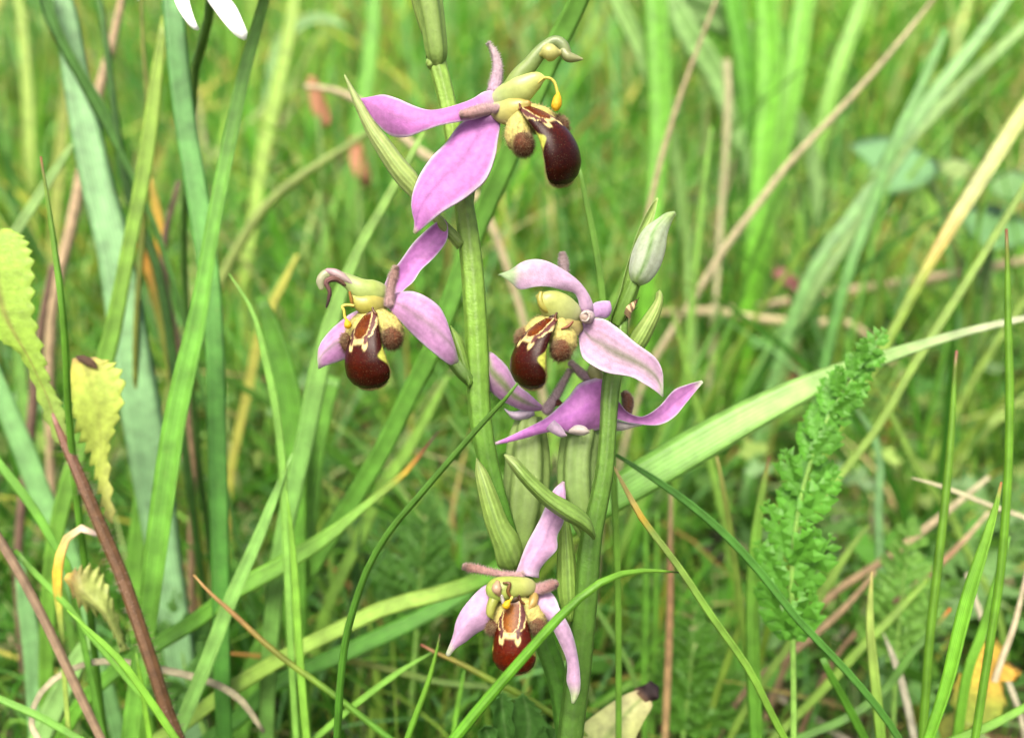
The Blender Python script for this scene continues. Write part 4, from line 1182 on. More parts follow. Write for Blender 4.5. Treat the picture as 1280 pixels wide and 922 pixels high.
    ("broad pale green blade sweeping low behind both orchids, widest of all", [(1330, 388), (1280, 398), (1215, 413), (1150, 432), (1060, 463), (980, 498), (900, 541), (830, 582), (760, 624), (690, 668), (640, 700), (601, 725), (549, 742), (486, 758), (427, 785), (357, 820), (287, 862), (236, 900)], (.172, .158, .158, .168, .172), [2.5, 4, 5, 6.5, 10, 15, 20, 23, 23, 20, 15, 11, 10, 10, 10, 10, 10, 9], [(0, C(206, 206, 190)), (.08, C(204, 214, 180)), (.2, C(172, 208, 138)), (.35, C(152, 204, 108)), (.55, C(124, 190, 70)), (.66, C(112, 176, 60)), (.7, C(160, 198, 92)), (1, C(166, 206, 92))], dict(fold=.2, twist=.3)),  # darker green stops past mid-length paint in the shaded side of the twist
    ("dark green thin blade slanting down from the shorter orchid's stem", [(770, 568), (796, 584), (830, 606), (868, 634), (905, 666), (945, 708), (988, 762)], .140, [2, 4, 5, 5.2, 5.4, 5.4, 5], C(88, 148, 62), {}),
    ("thin blade with a withered straw tip and an orange band", [(767, 582), (790, 625), (806, 652), (850, 710), (890, 770), (935, 834), (966, 894), (985, 930)], .136, [1.4, 4, 4.2, 4.6, 4.8, 4.8, 4.6, 4.6], [(0, C(206, 190, 130)), (.13, C(214, 196, 120)), (.17, C(226, 170, 50)), (.21, C(160, 186, 100)), (.5, C(134, 180, 76)), (1, C(122, 172, 60))], {}),
    ("tall thin upright grass stem with a brown tip standing by the yellow leaf", [(1258, 286), (1259, 320), (1260, 400), (1262, 500), (1259, 610), (1250, 720), (1238, 800), (1224, 890)], .140, [1.6, 4, 5, 5.2, 5.2, 5.2, 5, 5], [(0, C(150, 80, 70)), (.04, C(140, 150, 60)), (.1, C(118, 170, 50)), (1, C(112, 168, 50))], dict(kind=ST)),
    ("upright grass stem with a tiny pink tip between the feathery leaf and the tall stem", [(1196, 438), (1193, 470), (1190, 530), (1182, 620), (1172, 710), (1162, 800), (1153, 926)], .146, [1.6, 4, 5, 5.4, 5.6, 5.6, 5.6], [(0, C(180, 110, 110)), (.03, C(140, 150, 70)), (.08, C(118, 166, 56)), (1, C(108, 160, 48))], dict(kind=ST)),
    ("keeled bright green blade curving up in front of the yellow leaf", [(1252, 602), (1246, 630), (1232, 680), (1214, 736), (1200, 790), (1184, 856), (1160, 928)], .130, [1.2, 5, 7.5, 8.4, 8, 7, 6], [(0, C(170, 110, 70)), (.05, C(130, 180, 60)), (.4, C(126, 192, 56)), (1, C(116, 182, 48))], dict(fold=.55)),
    ("green blade behind the keeled one, in front of the yellow leaf", [(1262, 670), (1248, 720), (1228, 790), (1210, 840), (1196, 926)], .158, [1.2, 5, 6, 6, 6], C(120, 182, 56), {}),
    ("thin pale straw crossing between the upright grass stems", [(1140, 597), (1166, 604), (1200, 616), (1240, 632), (1290, 650), (1340, 676)], .165, [1, 3, 3.2, 3.2, 3.2, 3.2], C(212, 214, 170), dict(mat='dry')),
    ("thin green blade slanting down past the brown-tipped grass shoot", [(1296, 208), (1280, 236), (1229, 319), (1179, 399), (1139, 462), (1100, 530), (1062, 580)], .19, [3.5, 4.5, 5, 5.5, 5.5, 5, 5], C(140, 176, 70), {}),
    ("long yellowing blade slanting down past the big pale leaf", [(1310, 100), (1280, 142), (1229, 222), (1189, 286), (1154, 346), (1124, 402), (1098, 450)], .21, [10, 10, 10, 9, 7, 6, 6], [(0, C(196, 208, 120)), (.4, C(206, 214, 150)), (.6, C(206, 184, 104)), (.75, C(150, 180, 70)), (1, C(134, 172, 62))], dict(twist=.4, fold=.5)),
    ("long straw-coloured dry stalk slanting across the meadow", [(1180, -20), (1165, 2), (1120, 58), (1075, 110), (1030, 158), (985, 206), (944, 260), (905, 312), (868, 372)], (.26, .30), 4.6, C(206, 190, 140), dict(kind=ST, mat='dry')),
    ("blue-green blade slanting down behind the long dry stalk", [(1275, -25), (1225, 46), (1180, 102), (1120, 186), (1070, 262)], .30, [7, 8, 9, 9, 8], C(132, 184, 110), {}),
    ("second blue-green blade slanting in parallel, nearer the yellowing blade", [(1300, 15), (1250, 62), (1200, 110), (1140, 174), (1090, 250), (1060, 300)], .32, [6, 7, 8, 8, 8, 7], C(146, 188, 110), {}),
    ("short blue-green blade with a pale blunt tip", [(1182, 36), (1166, 76), (1146, 120), (1116, 184), (1090, 260)], .28, [5, 6, 7, 7, 7], C(112, 170, 90), {}),
    ("upright mid-green blade with a brown tip beside the feathery leaf", [(962, 570), (954, 610), (946, 668), (942, 740), (942, 820), (946, 926)], .166, [1.5, 6, 8.5, 9, 9, 8], [(0, C(170, 130, 90)), (.1, C(140, 180, 80)), (.3, C(130, 186, 72)), (1, C(104, 166, 56))], dict(twist=.4)),
    ("faint thin blade with a tan tip beside the dark blue-green one", [(896, 570), (904, 610), (914, 670), (924, 740), (934, 820)], .18, [1, 4, 4, 4, 4], [(0, C(190, 180, 110)), (.3, C(150, 176, 80)), (1, C(122, 166, 60))], {}),
    ("pale blade with a tan tip standing near the feathery leaf's base", [(1090, 714), (1088, 750), (1088, 790), (1094, 850), (1102, 928)], .152, [1.2, 4.5, 6, 6.4, 6.4], [(0, C(190, 170, 110)), (.15, C(176, 196, 110)), (1, C(138, 188, 76))], {}),
    ("green blade slanting through the litter behind the pale tan-tipped one", [(1160, 724), (1120, 766), (1080, 806), (1040, 850), (995, 896)], .19, [2, 5, 5.4, 5.4, 5], C(134, 176, 62), {}),
    ("yellow-green blade slanting down to the feathery leaf's middle", [(1086, 656), (1060, 690), (1026, 744), (990, 800)], .19, [2, 5, 6, 5], C(134, 172, 70), {}),
    ("dark green blade with an orange tip slanting low in the litter", [(1188, 760), (1166, 788), (1140, 816), (1106, 862), (1060, 896), (1010, 918)], .172, [2, 4, 5, 5.4, 5.4, 5], [(0, C(214, 120, 60)), (.08, C(90, 140, 50)), (1, C(92, 146, 46))], {}),
    ("short dark green blade starting at the feathery leaf's base", [(1028, 822), (1040, 846), (1058, 878), (1084, 928)], .150, [4, 5, 5.4, 5.4], C(90, 150, 44), dict(kind='open')),
    ("thin straw and red dry stalk behind the upright pink-tipped shoot", [(1236, 640), (1208, 672), (1178, 702), (1140, 735)], .21, 4, [(0, C(206, 190, 140)), (.5, C(180, 120, 70)), (1, C(150, 110, 60))], dict(kind=ST, mat='dry')),
    ("short brown dry stalk between the feathery leaf and the pale blade", [(1094, 714), (1070, 744), (1038, 776), (1010, 800)], .20, 4.4, C(176, 136, 84), dict(kind=ST, mat='dry')),
    ("greyish straw leaning above the upright stem's foot", [(1236, 596), (1190, 634), (1147, 668), (1110, 696)], .22, 5, [(0, C(196, 190, 150)), (1, C(170, 130, 80))], dict(kind=ST, mat='dry')),
    ("whitish dead blade lying in the litter below the pale blade", [(1104, 790), (1119, 827), (1132, 870), (1144, 926)], .185, 4.4, C(206, 206, 196), dict(mat='dry')),
    ("pale dead stalk leaning behind the yellow leaf", [(1208, 716), (1222, 758), (1238, 800)], .20, 3.6, C(206, 200, 180), dict(kind=ST, mat='dry')),
    ("pinkish straw leaning over the yellow leaf", [(1284, 712), (1268, 780), (1250, 830), (1234, 880)], .172, 3.8, C(206, 190, 160), dict(kind=ST, mat='dry')),
    ("green blade arching low over the yellow leaf's foot", [(1300, 872), (1270, 890), (1235, 908), (1190, 926)], .152, [3, 5, 5.4, 5.4], C(120, 178, 50), {}),
    ("upright orange-brown stalk behind the arching blade", [(839, 610), (838, 680), (838, 740), (836, 810), (833, 880)], .19, 4.8, [(0, C(150, 150, 70)), (.4, C(190, 120, 50)), (1, C(200, 150, 50))], dict(kind=ST, mat='dry')),
    ("thin green blade rising behind the bud's stalk", [(720, 194), (727, 222), (735, 262), (745, 310), (752, 360), (757, 420), (760, 480)], .142, [1, 3.5, 4.5, 4.6, 4.6, 4.6, 4.6], C(124, 178, 68), {}),
    ("faint thin upright green blade near the pale blunt dry stalk", [(890, 158), (884, 200), (878, 250), (872, 310), (866, 370)], .27, [2, 4, 4.5, 4.5, 4], C(126, 176, 70), {}),
    ("grey-brown dry stalk slanting down behind the highest flower", [(902, -20), (890, 14), (868, 72), (848, 127), (829, 189), (816, 242), (806, 290)], .26, 3.4, C(180, 156, 110), dict(kind=ST, mat='dry')),
    ("pale blunt dry stalk standing beside the grey-brown one", [(908, 76), (910, 120), (908, 180), (904, 230), (900, 290)], .36, [5, 5.5, 4.5, 4, 4], C(176, 180, 120), dict(kind=ST, mat='dry')),
    ("reddish dry stalk far behind, near the pale blunt one", [(970, 40), (955, 100), (940, 150), (920, 200), (905, 260)], .45, 4, C(150, 130, 84), dict(kind=ST, mat='dry')),
    ("broad blurred bright green blade behind the highest flower's lip", [(818, -60), (820, 0), (824, 80), (826, 160), (820, 230)], .34, [14, 16, 16, 15, 12], C(118, 186, 58), {}),
    ("pale blurred blade slanting beside the broad bright blade behind the lip", [(752, -40), (776, 10), (800, 60), (816, 110)], .36, [9, 11, 11, 8], C(160, 206, 120), {}),
    ("wide pale blurred blade arching over far behind the dry stalks", [(790, -30), (840, 0), (890, 18), (930, 42), (960, 74), (985, 130)], .45, [6, 16, 18, 16, 13, 10], C(170, 214, 140), {}),
    ("second wide pale blurred blade slanting below the arching one", [(836, -20), (850, 20), (870, 56), (894, 90), (915, 150)], .43, [6, 14, 16, 12, 9], C(162, 210, 130), {}),
    ("pinkish straw lying nearly level in the background", [(800, 392), (870, 388), (940, 384), (1040, 366), (1160, 348), (1280, 326)], .42, 5.5, C(216, 184, 140), dict(kind=ST, mat='dry', spread=1.5)),
    ("paler straw lying level beside the pinkish one", [(840, 394), (890, 390), (950, 398), (1010, 404)], .40, 5, C(222, 200, 140), dict(kind=ST, mat='dry', spread=1.5)),
    ("pinkish straw bent level behind the tall orchid's long bract", [(380, 108), (410, 112), (440, 122), (480, 150), (520, 186)], .30, 5.5, C(206, 186, 140), dict(kind=ST, mat='dry')),
    ("bare brown stalk slanting down beside the red weed stem", [(-30, 630), (0, 675), (30, 726), (62, 788), (96, 860), (128, 926)], .150, [5.5, 5.5, 5.5, 5.5, 5.5, 5], [(0, C(150, 112, 88)), (1, C(168, 128, 98))], dict(kind=ST, mat='dry')),
    ("thin bright green blade behind the weed's upper toothed leaf", [(30, 330), (24, 420), (30, 500), (50, 600)], .24, [3, 6, 7, 7], C(124, 178, 80), {}),
    ("dark purple-brown stalk behind the serrated leaf", [(66, 330), (58, 370), (50, 420), (44, 480), (38, 540)], .23, 6, C(130, 90, 76), dict(kind=ST, mat='dry')),
    ("broad blurred bright blade behind the reddish dry stalk", [(950, -60), (958, 0), (962, 80), (958, 150), (950, 230)], .40, [12, 16, 18, 16, 12], C(126, 200, 60), {}),
    ("broad blurred bright blade between the reddish dry stalk and the long straw one", [(1012, -60), (1006, 0), (996, 70), (984, 140), (970, 220)], .42, [10, 14, 15, 14, 12], C(134, 204, 72), {}),
    ("broad blurred bright blade leaning over the pale blunt dry stalk", [(905, -60), (916, 0), (930, 70), (938, 150), (940, 240)], .44, [10, 13, 14, 13, 10], C(110, 186, 54), {}),
    ("narrow blurred blade leaning behind the long straw-coloured stalk", [(1090, -40), (1072, 20), (1050, 80), (1030, 150), (1015, 220)], .46, [8, 10, 11, 10, 9], C(140, 200, 80), {}),
    ("pale blurred blade arching over behind the daisy", [(432, 34), (410, 24), (384, 26), (360, 44), (345, 74), (338, 120), (336, 200)], .75, [3, 6, 8, 8, 8, 7, 7], C(150, 196, 130), {}),
    ("soft blurred yellow-green blade between the daisy and the orange sorrel", [(372, -30), (362, 40), (348, 110), (330, 190), (318, 270)], .42, [6, 8, 9, 9, 8], C(170, 206, 96), {}),
    ("soft blurred green blade between the sorrel heads and the long bract", [(470, -30), (466, 40), (458, 110), (446, 180), (440, 250)], .45, [7, 10, 11, 10, 9], C(118, 186, 64), {}),
    ("yellow-green blurred blade behind the pale straight blade", [(20, -30), (30, 50), (36, 140), (40, 240), (44, 330)], .55, [4, 6, 7, 7, 6], C(176, 206, 100), {}),
    ("olive blurred blade behind the twisted dark grass edge", [(96, 40), (84, 110), (76, 190), (70, 260), (66, 330)], .38, [3, 6, 7, 7, 6], C(160, 176, 84), {}),
    ("blurred yellow blade low between the blue-green blade and the broad fresh leaf", [(372, 318), (356, 350), (338, 386), (322, 430), (312, 480)], .27, [2, 5, 6, 6, 6], C(206, 206, 100), {}),
    ("blurred light blade leaning behind the red and orange withered tip", [(560, 470), (534, 520), (508, 566), (480, 606), (456, 660)], .22, [3, 6, 7, 8, 8], C(150, 200, 84), {}),
    ("thin pale blade crossing behind the two orchid stems", [(560, 520), (590, 560), (640, 610), (690, 668), (720, 720)], .20, [1, 3, 3.6, 3.6, 3.6], C(140, 190, 96), {}),
    ("thin upright blade between the shorter orchid's foot and the orange-brown stalk", [(806, 636), (808, 690), (808, 750), (806, 820), (806, 880)], .20, [1, 4, 4.6, 4.6, 4.6], C(116, 180, 62), {}),
    ("thin upright blade close beside the orange-brown stalk", [(822, 640), (821, 700), (820, 760), (818, 830), (816, 890)], .205, [1, 4, 4.4, 4.4, 4.4], C(122, 184, 66), {}),
    ("thin olive blade rising behind the insect's bract", [(838, 380), (852, 430), (864, 480), (880, 540), (896, 610)], .26, [1, 4, 4.5, 4.5, 4.5], C(134, 180, 76), {}),
    ("pale curled blue-green blade between the upright stem and the feathery leaf", [(1062, 500), (1090, 540), (1100, 580), (1098, 630), (1100, 690)], .23, [2, 4, 5, 5, 5], C(140, 190, 130), {}),
    ("narrow blade slanting over the litter behind the upright shoots", [(1090, 470), (1120, 530), (1150, 590), (1186, 640), (1210, 690)], .24, [1.5, 4, 4.5, 4.5, 4.5], C(150, 190, 90), {}),
]
for row in BL:
    label, pts, d, hw, col, kw = row
    kw = dict(kw)
    if isinstance(kw.get('mat'), str): kw['mat'] = M[kw['mat']]
    dry = kw.get('mat') is M['dry']
    if not dry:
        br = np.array([1.05, 1.08, .95])
        col = [(a_, c_ * br) for a_, c_ in col] if isinstance(col, list) else col * br
    if dry:
        gy = lambda c: c * np.array([1.02, 1.0, .8]) * .5 + .5 * float(np.dot(c, [.3, .6, .1])) * np.array([1.05, 1.0, .74])
        col = [(a_, gy(c_)) for a_, c_ in col] if isinstance(col, list) else gy(col)
    nm, ct = ('dry_stalk', 'dry stalk') if dry else (('grass_shoot', 'grass blade'))
    blade(label, pts, d, hw, col, name=nm, cat=ct, **kw)


# curled grey dead blade at the weed's foot
blade("grey curled dead blade looping round the foot of the red weed stem", [(330, 915), (300, 874), (262, 852), (200, 836), (140, 826), (100, 832), (66, 850), (45, 876), (40, 905), (52, 930)],
      (.165, .150), [2.5, 4, 4.5, 4.5, 4.5, 4.5, 4, 4, 3.5, 3.5], C(178, 172, 138), name='dead_grass', cat='dead grass', mat=M['dry'], n=60, spread=.1)
blade("yellow and white withered strip curled over behind the weed stem", [(122, 668), (108, 660), (92, 664), (80, 680), (74, 704), (72, 730), (76, 780)],
      .152, [3, 5, 5, 6, 6, 4, 3], [(0, C(226, 206, 196)), (.3, C(226, 200, 130)), (.55, C(236, 190, 60)), (1, C(150, 180, 80))], name='dead_grass', cat='dead grass', mat=M['dry'], n=40)

# ================================================================== grass tufts of the middle distance
rt = np.random.default_rng(77)


def tuft(px, py, d, n, hpx, hue, label):
    base = W(px, py, d); base[2] = -.003
    t = thing("grass_tuft", label, "grass tuft", base, "fine grass tufts behind the flowers")
    for i in range(n):
        az = rt.uniform(0, 6.28); ln = rt.uniform(.15, .8); h = hpx * d * PXM * rt.uniform(.55, 1.15)
        dh = np.array([math.cos(az), math.sin(az) * .6 + .15, 0])
        s = np.linspace(0, 1, 12)[:, None]
        b = base + np.array([rt.normal(0, .006), rt.normal(0, .006), 0])
        P = b + dh * h * ln * s ** 1.8 + np.array([0, 0, 1.0]) * h * (s - .22 * ln * s ** 3)
        if ((P - CAMP) @ FWD).min() < .17: continue
        hw = rt.uniform(.0005, .0014) * np.interp(s[:, 0], [0, .3, .7, 1], [.8, 1, .8, .04])
        col = GREENS[rt.integers(len(GREENS))] * hue * rt.uniform(.85, 1.15)
        mb = MB(); blade3(mb, P, hw, [(0, col), (.85, col), (1, col * .5 + C(190, 170, 100) * .5 if rt.uniform() < .35 else col)], twist=rt.uniform(-.6, .6), fold=.35, th=.00008)
        mb.build("blade", M['grass'], t, origin=b)


for k in range(26):
    px = 20 + (k % 13) * 103 + rt.uniform(-40, 40)
    d = rt.uniform(.24, .5)
    py = 461 + FPX * (CAM_H / d - math.sin(PITCH)) / math.cos(PITCH)
    tuft(px, py, d, 11, rt.uniform(330, 560), rt.uniform(.85, 1.15), "small tuft of narrow green grass growing among the litter behind the orchids")

# ================================================================== daisy reaching in from above
dz = .142
dbase = to_ground(np.array([W(243, 96, .18), W(238, 190, .19)]), .2)[-1]
DY = thing("daisy", "white daisy drooping its petals over the blue-green blade", "daisy", dbase)


def dstem(mb):
    P = np.array([W(252, -70, .150), W(263, -20, .156), (W(260, 25, .165)), W(250, 66, .174), W(243, 96, .18), W(238, 190, .19)])
    P = to_ground(P, .2)
    A_ = catmull(P, 40)
    tube3(mb, A_, np.full(40, 5.5 * .17 * PXM), [(0, C(108, 154, 62)), (1, C(90, 140, 60))], m=12)


sub(DY, "stem", M['stem'], dstem)
hc = W(246, -92, .146)
hax = unit(np.array([-.15, -.25, 1.0]))
hx = unit(np.cross(hax, [0, 1, .3])); hy = np.cross(hax, hx)


def disc(mb):
    ellipsoid(mb, hc + hax * .0008, np.stack([hx * .0055, hy * .0055, hax * .003]), lambda d: np.broadcast_to(C(236, 186, 30), d.shape).copy())


sub(DY, "flower_disc", M['pollen'], disc)
WH = np.array([.80, .80, .78])
for k in range(14):                       # the rays that stay above the picture
    a = math.radians(k * 20 + 100)
    dr = hx * math.cos(a) + hy * math.sin(a)
    mb = MB()
    s = np.linspace(0, 1, 14)[:, None]
    P = hc + dr * (.004 + .012 * s) - hax * .0035 * s ** 2
    if ((P - CAMP) @ FWD).min() < .1: pass
    sd = np.cross(hax, dr)
    wv = np.interp(s[:, 0], [0, .3, .8, 1], [.0009, .0019, .0018, .0003])[:, None]
    th_ = np.array([-1, -.5, 0, .5, 1, .5, 0, -.5])
    zz = np.array([0, .5, .6, .5, 0, -.5, -.4, -.5]) * .00018
    ring = P[:, None] + th_[None, :, None] * sd * wv[:, None] + zz[None, :, None] * hax
    loft(mb, ring, np.tile(WH, (14, 1)))
    mb.build("ray_petal", M['white'], DY, origin=hc)
whc = lambda u, v: np.broadcast_to(WH, u.shape + (3,)).copy()
for L_, R_ in (([(200, -95), (205, -50), (216, -6), (224, 14), (238, 34), (246, 38)], [(224, -98), (232, -50), (236, -6), (240, 14), (246, 30), (249, 36)]),
               ([(240, -95), (243, -60), (254, -10), (270, 16), (286, 36), (296, 46), (304, 50)], [(262, -100), (268, -60), (284, -10), (296, 10), (305, 30), (310, 42), (308, 49)]),
               ([(150, -80), (158, -50), (168, -15), (172, 0)], [(166, -88), (174, -50), (176, -15), (174, 1)])):
    mb = MB(); petal(mb, L_, R_, [.1445, .142, .140, .141], whc, bulge=.0006, keel=-.0002)
    mb.build("ray_petal", M['white'], DY, origin=hc)

# ================================================================== red-stemmed weed with toothed leaves
WD = thing("weed", "weed with a hairy dark red stem and toothed yellow-green leaves", "weed", to_ground(np.array([W(190, 840, .149), W(224, 925, .149)]), .2)[-1])
wst = stem_part(WD, "stem", [(66, 516, .1494), (77, 542, .150), (100, 596, .150), (125, 655, .150), (152, 718, .150), (172, 775, .1495), (192, 835, .149), (208, 885, .149), (224, 926, .149)], [2, 5.5, 7, 7.6, 8, 8, 8, 8, 8],
          [(0, (170, 120, 108)), (.03, (140, 100, 80)), (.12, (116, 84, 52)), (1, (106, 74, 46))], ground=True, m=16)


def stemhair(mb):
    P = catmull(np.array([W(80, 545, .150), W(125, 655, .150), W(172, 775, .1495), W(224, 926, .149)]), 500)
    T_, Wd_, Nn_ = frames(P)
    a = rng.uniform(0, 6.28, 500)
    dd = Wd_ * np.cos(a)[:, None] + Nn_ * np.sin(a)[:, None]
    hairs(mb, P + dd * .0009, dd + rng.normal(0, .3, dd.shape), .0011, .00005, C(206, 180, 160))


sub(wst, "stem_hairs", M['horn'], stemhair)["kind"] = "stuff"


def wleaf(L_, R_, dep, stops, n, amp, vein, name="leaf", **k):
    mb = MB()
    petal(mb, L_, R_, dep, solid_col(*stops, vein=vein), bulge=k.pop('bulge', .0012), th=.0004, teeth=n, tamp=amp, nv=90, nu=11, ruffle=k.pop('ruffle', .0004))
    o = mb.build(name, M['leaf'], WD)
    A0 = mb.v[0].reshape(90, -1, 3)
    hb_ = MB()
    pts = A0[:, :15].reshape(-1, 3)
    pts = pts[rng.uniform(size=len(pts)) < .16]
    hairs(hb_, pts, (CAMP - pts) / np.linalg.norm(CAMP - pts, axis=1)[:, None] + rng.normal(0, .6, pts.shape), .0006, .00003, C(206, 216, 150))
    hb_.build("leaf_hairs", M['horn'], o)["kind"] = "stuff"
    return o


wleaf([(72, 556), (54, 508), (40, 470), (24, 442), (2, 425), (-30, 400), (-42, 350), (-34, 305), (-8, 288)], [(86, 556), (76, 510), (62, 480), (50, 440), (40, 400), (38, 360), (36, 325), (28, 298), (14, 286)],
      [.150, .149, .148, .148, .149], [(0, (160, 190, 96)), (.3, (172, 212, 84)), (1, (178, 220, 80))], 17, .0011, (150, 120, 76), bulge=.0004, ruffle=.0003)
wleaf([(136, 652), (126, 610), (116, 570), (100, 535), (92, 500), (88, 470), (90, 448)], [(142, 654), (136, 610), (134, 565), (142, 535), (150, 505), (150, 478), (140, 458), (120, 446)],
      [.1535, .1530, .1525, .1525], [(0, (206, 206, 120)), (.3, (206, 226, 104)), (.75, (210, 236, 106)), (.95, (234, 226, 112)), (1, (210, 180, 120))], 12, .0014, (190, 206, 96), bulge=.0005, ruffle=.0003)
wleaf([(160, 812), (142, 790), (122, 768), (104, 752), (92, 738), (80, 724)], [(150, 815), (150, 780), (140, 748), (128, 728), (108, 712), (84, 716)],
      [.1525, .1520, .151, .1505], [(0, (170, 194, 104)), (.6, (200, 216, 120)), (.85, (160, 140, 84)), (1, (240, 214, 100))], 10, .0014, (150, 150, 90), bulge=.002, ruffle=.0012)


def withertip(mb):
    tube(mb, [(96, 446, .1518), (104, 449, .1516), (113, 453, .1516), (120, 459, .1517)], [2, 5, 5, 2], [(0, C(80, 60, 50)), (1, C(110, 84, 60))], m=10, n=14, noise=.12, flat=.4)


sub(WD, "withered_leaf_tip", M['dry'], withertip)


# ================================================================== feathery-leaved plants
def lobed(mb, p, d, up, L, wid, nl, col):
    """one deeply cut leaflet: lobes along a midrib"""
    s = unit(np.cross(d, up)); V, F = [], []
    k = mb.n
    cols = []
    vv = []
    ff = []
    c0 = 0
    # midrib body
    body = [p, p + d * L * .35 + s * wid * .22, p + d * L, p + d * L * .35 - s * wid * .22]
    vv += body; ff.append((0, 1, 2, 3)); c0 = 4; cols += [col] * 4
    for i in range(nl):
        t = (i + .6) / (nl + .3)
        w_ = wid * (math.sin(math.pi * min(1, t * .9 + .12)) ** .8)
        for sg in (-1, 1):
            q = p + d * L * t
            e = unit(s * sg * .8 + d * .75 + up * .12 + rt.normal(0, .16, 3))
            ww = unit(np.cross(e, up)) * w_ * .30
            tip = q + e * w_ * rt.uniform(.75, 1.3) - up * w_ * .1
            mid = q + e * w_ * .55 + up * w_ * .06
            vv += [q, mid + ww, tip, mid - ww, mid + up * w_ * .05]
            ff += [(c0, c0 + 1, c0 + 4), (c0 + 1, c0 + 2, c0 + 4), (c0 + 2, c0 + 3, c0 + 4), (c0 + 3, c0, c0 + 4)]
            c0 += 5
            cols += [col, col * 1.05, col * 1.1, col * 1.05, col * .95]
    mb.add(np.array(vv), ff, np.array(cols))


def feather_plant(label, path, d, pairs, l0, l1, spread, col, rad, droop=.2, seedless=None):
    P0 = np.array([W(x, y, d) for x, y in path])
    base_first = P0
    g = to_ground(P0[::-1], .2)
    t = thing("feathery_plant", label, "feathery plant", g[-1])
    full = catmull(g[::-1], 70)
    mb = MB(); tube3(mb, full, np.interp(np.linspace(0, 1, 70), [0, .6, 1], [rad, rad * .6, rad * .12]) * d * PXM, C(140, 190, 84), m=10)
    mb.build("stem", M['stem'], t)
    vis = catmull(P0, 60)
    T_, Wd_, Nn_ = frames(vis)
    for j in range(pairs):
        f = j / (pairs - 1)
        i = int((.22 + .76 * f) * 59)
        L = (l0 + (l1 - l0) * f) * d * PXM
        for sg in (-1, 1):
            sp = spread * rt.uniform(.65, 1.3)
            dr = unit(T_[i] * math.cos(sp) + Wd_[i] * sg * math.sin(sp) + Nn_[i] * rt.uniform(-.5, .5))
            up = unit(Nn_[i] + Wd_[i] * sg * .25)
            mb = MB(); lobed(mb, vis[i], dr, up, L * rt.uniform(.75, 1.15), L * .32, 7, col * rt.uniform(.9, 1.1))
            mb.build("leaflet", M['leaf'], t, origin=vis[i], smooth=False)
    # end leaflet
    mb = MB(); lobed(mb, vis[-2], T_[-1], Nn_[-1], l1 * d * PXM * 1.2, l1 * .4 * d * PXM, 5, col)
    mb.build("leaflet", M['leaf'], t, origin=vis[-2], smooth=False)


feather_plant("upright bright green feathery leaf standing before the sweeping pale blade", [(992, 930), (992, 870), (991, 800), (990, 720), (996, 650), (1012, 580), (1036, 520), (1062, 478), (1082, 448)],
              .152, 11, 98, 44, .44, C(98, 168, 52), 5)
feather_plant("blurred feathery leaf between the pale blade and the upright grass stem", [(1118, 870), (1122, 800), (1128, 740), (1134, 690), (1138, 665)], .20, 9, 70, 22, .75, C(122, 178, 72), 4)
feather_plant("low feathery leaf in the shade behind the black-tipped pale leaf", [(850, 960), (856, 900), (862, 850), (866, 800), (868, 760)], .20, 9, 84, 26, .8, C(96, 156, 50), 4)
feather_plant("low feathery leaf behind the blade with the withered straw tip", [(905, 960), (900, 900), (892, 850), (888, 800)], .215, 8, 74, 24, .8, C(104, 160, 56), 4)
feather_plant("feathery leaf low behind the pale slanting blade and the weed", [(250, 900), (236, 860), (226, 800), (222, 760)], .20, 8, 76, 24, .85, C(104, 160, 70), 4)
feather_plant("dark feathery leaf behind the sharp dark green grass stem", [(520, 800), (524, 740), (530, 680), (534, 640)], .215, 8, 78, 24, .8, C(96, 152, 60), 4)


# ================================================================== single leaves
def poly_leaf(mb, outline, cen, d, dd, col, tipc=None, wave=.001, sm_n=72, dents=0.0):
    O = np.array(list(outline) + [outline[0]], float)
    Q = catmull(O, sm_n + 1)[:-1]
    ph = rng.uniform(0, 6, 3)
    sc_ = [.02, .25, .5, .75, 1.0]
    cx, cy = cen
    Rg = []
    for s_ in sc_:
        xy = np.array(cen) + (Q - np.array(cen)) * s_
        if s_ == 1.0 and dents:
            xy = np.array(cen) + (Q - np.array(cen)) * (1 + dents * np.sin(np.arange(sm_n) * 6.2832 / 4))[:, None]
        Rg.append([W(x, y, d + dd * (y - cy) + wave * s_ * (math.sin((x + y) * .05 + ph[0]) + .6 * math.sin((x - y) * .09 + ph[1]))) for x, y in xy])
    Rg = np.array(Rg)
    back = Rg[::-1] + FWD * .0003
    ring = np.concatenate([Rg, back[1:]], 0)
    cols = np.zeros(ring.shape)
    for i in range(len(ring)):
        s_ = sc_[i] if i < 5 else sc_[8 - i]
        xy = np.array(cen) + (Q - np.array(cen)) * s_
        cols[i] = col(xy[:, 0], xy[:, 1], s_)
    loft(mb, ring, cols)


def leaf_thing(name, label, cat, leaves, stalk, sd, srad, scol, mat='leaf'):
    P = np.array([W(x, y, sd) for x, y in stalk])
    G = to_ground(P, .25)
    t = thing(name, label, cat, G[-1])
    mb = MB(); tube3(mb, catmull(G, 30), np.full(30, srad * sd * PXM), scol, m=8)
    mb.build("stalk", M['stem'], t)
    for lf in leaves:
        mb = MB(); poly_leaf(mb, **lf)
        mb.build("leaf", M[mat], t)
    return t


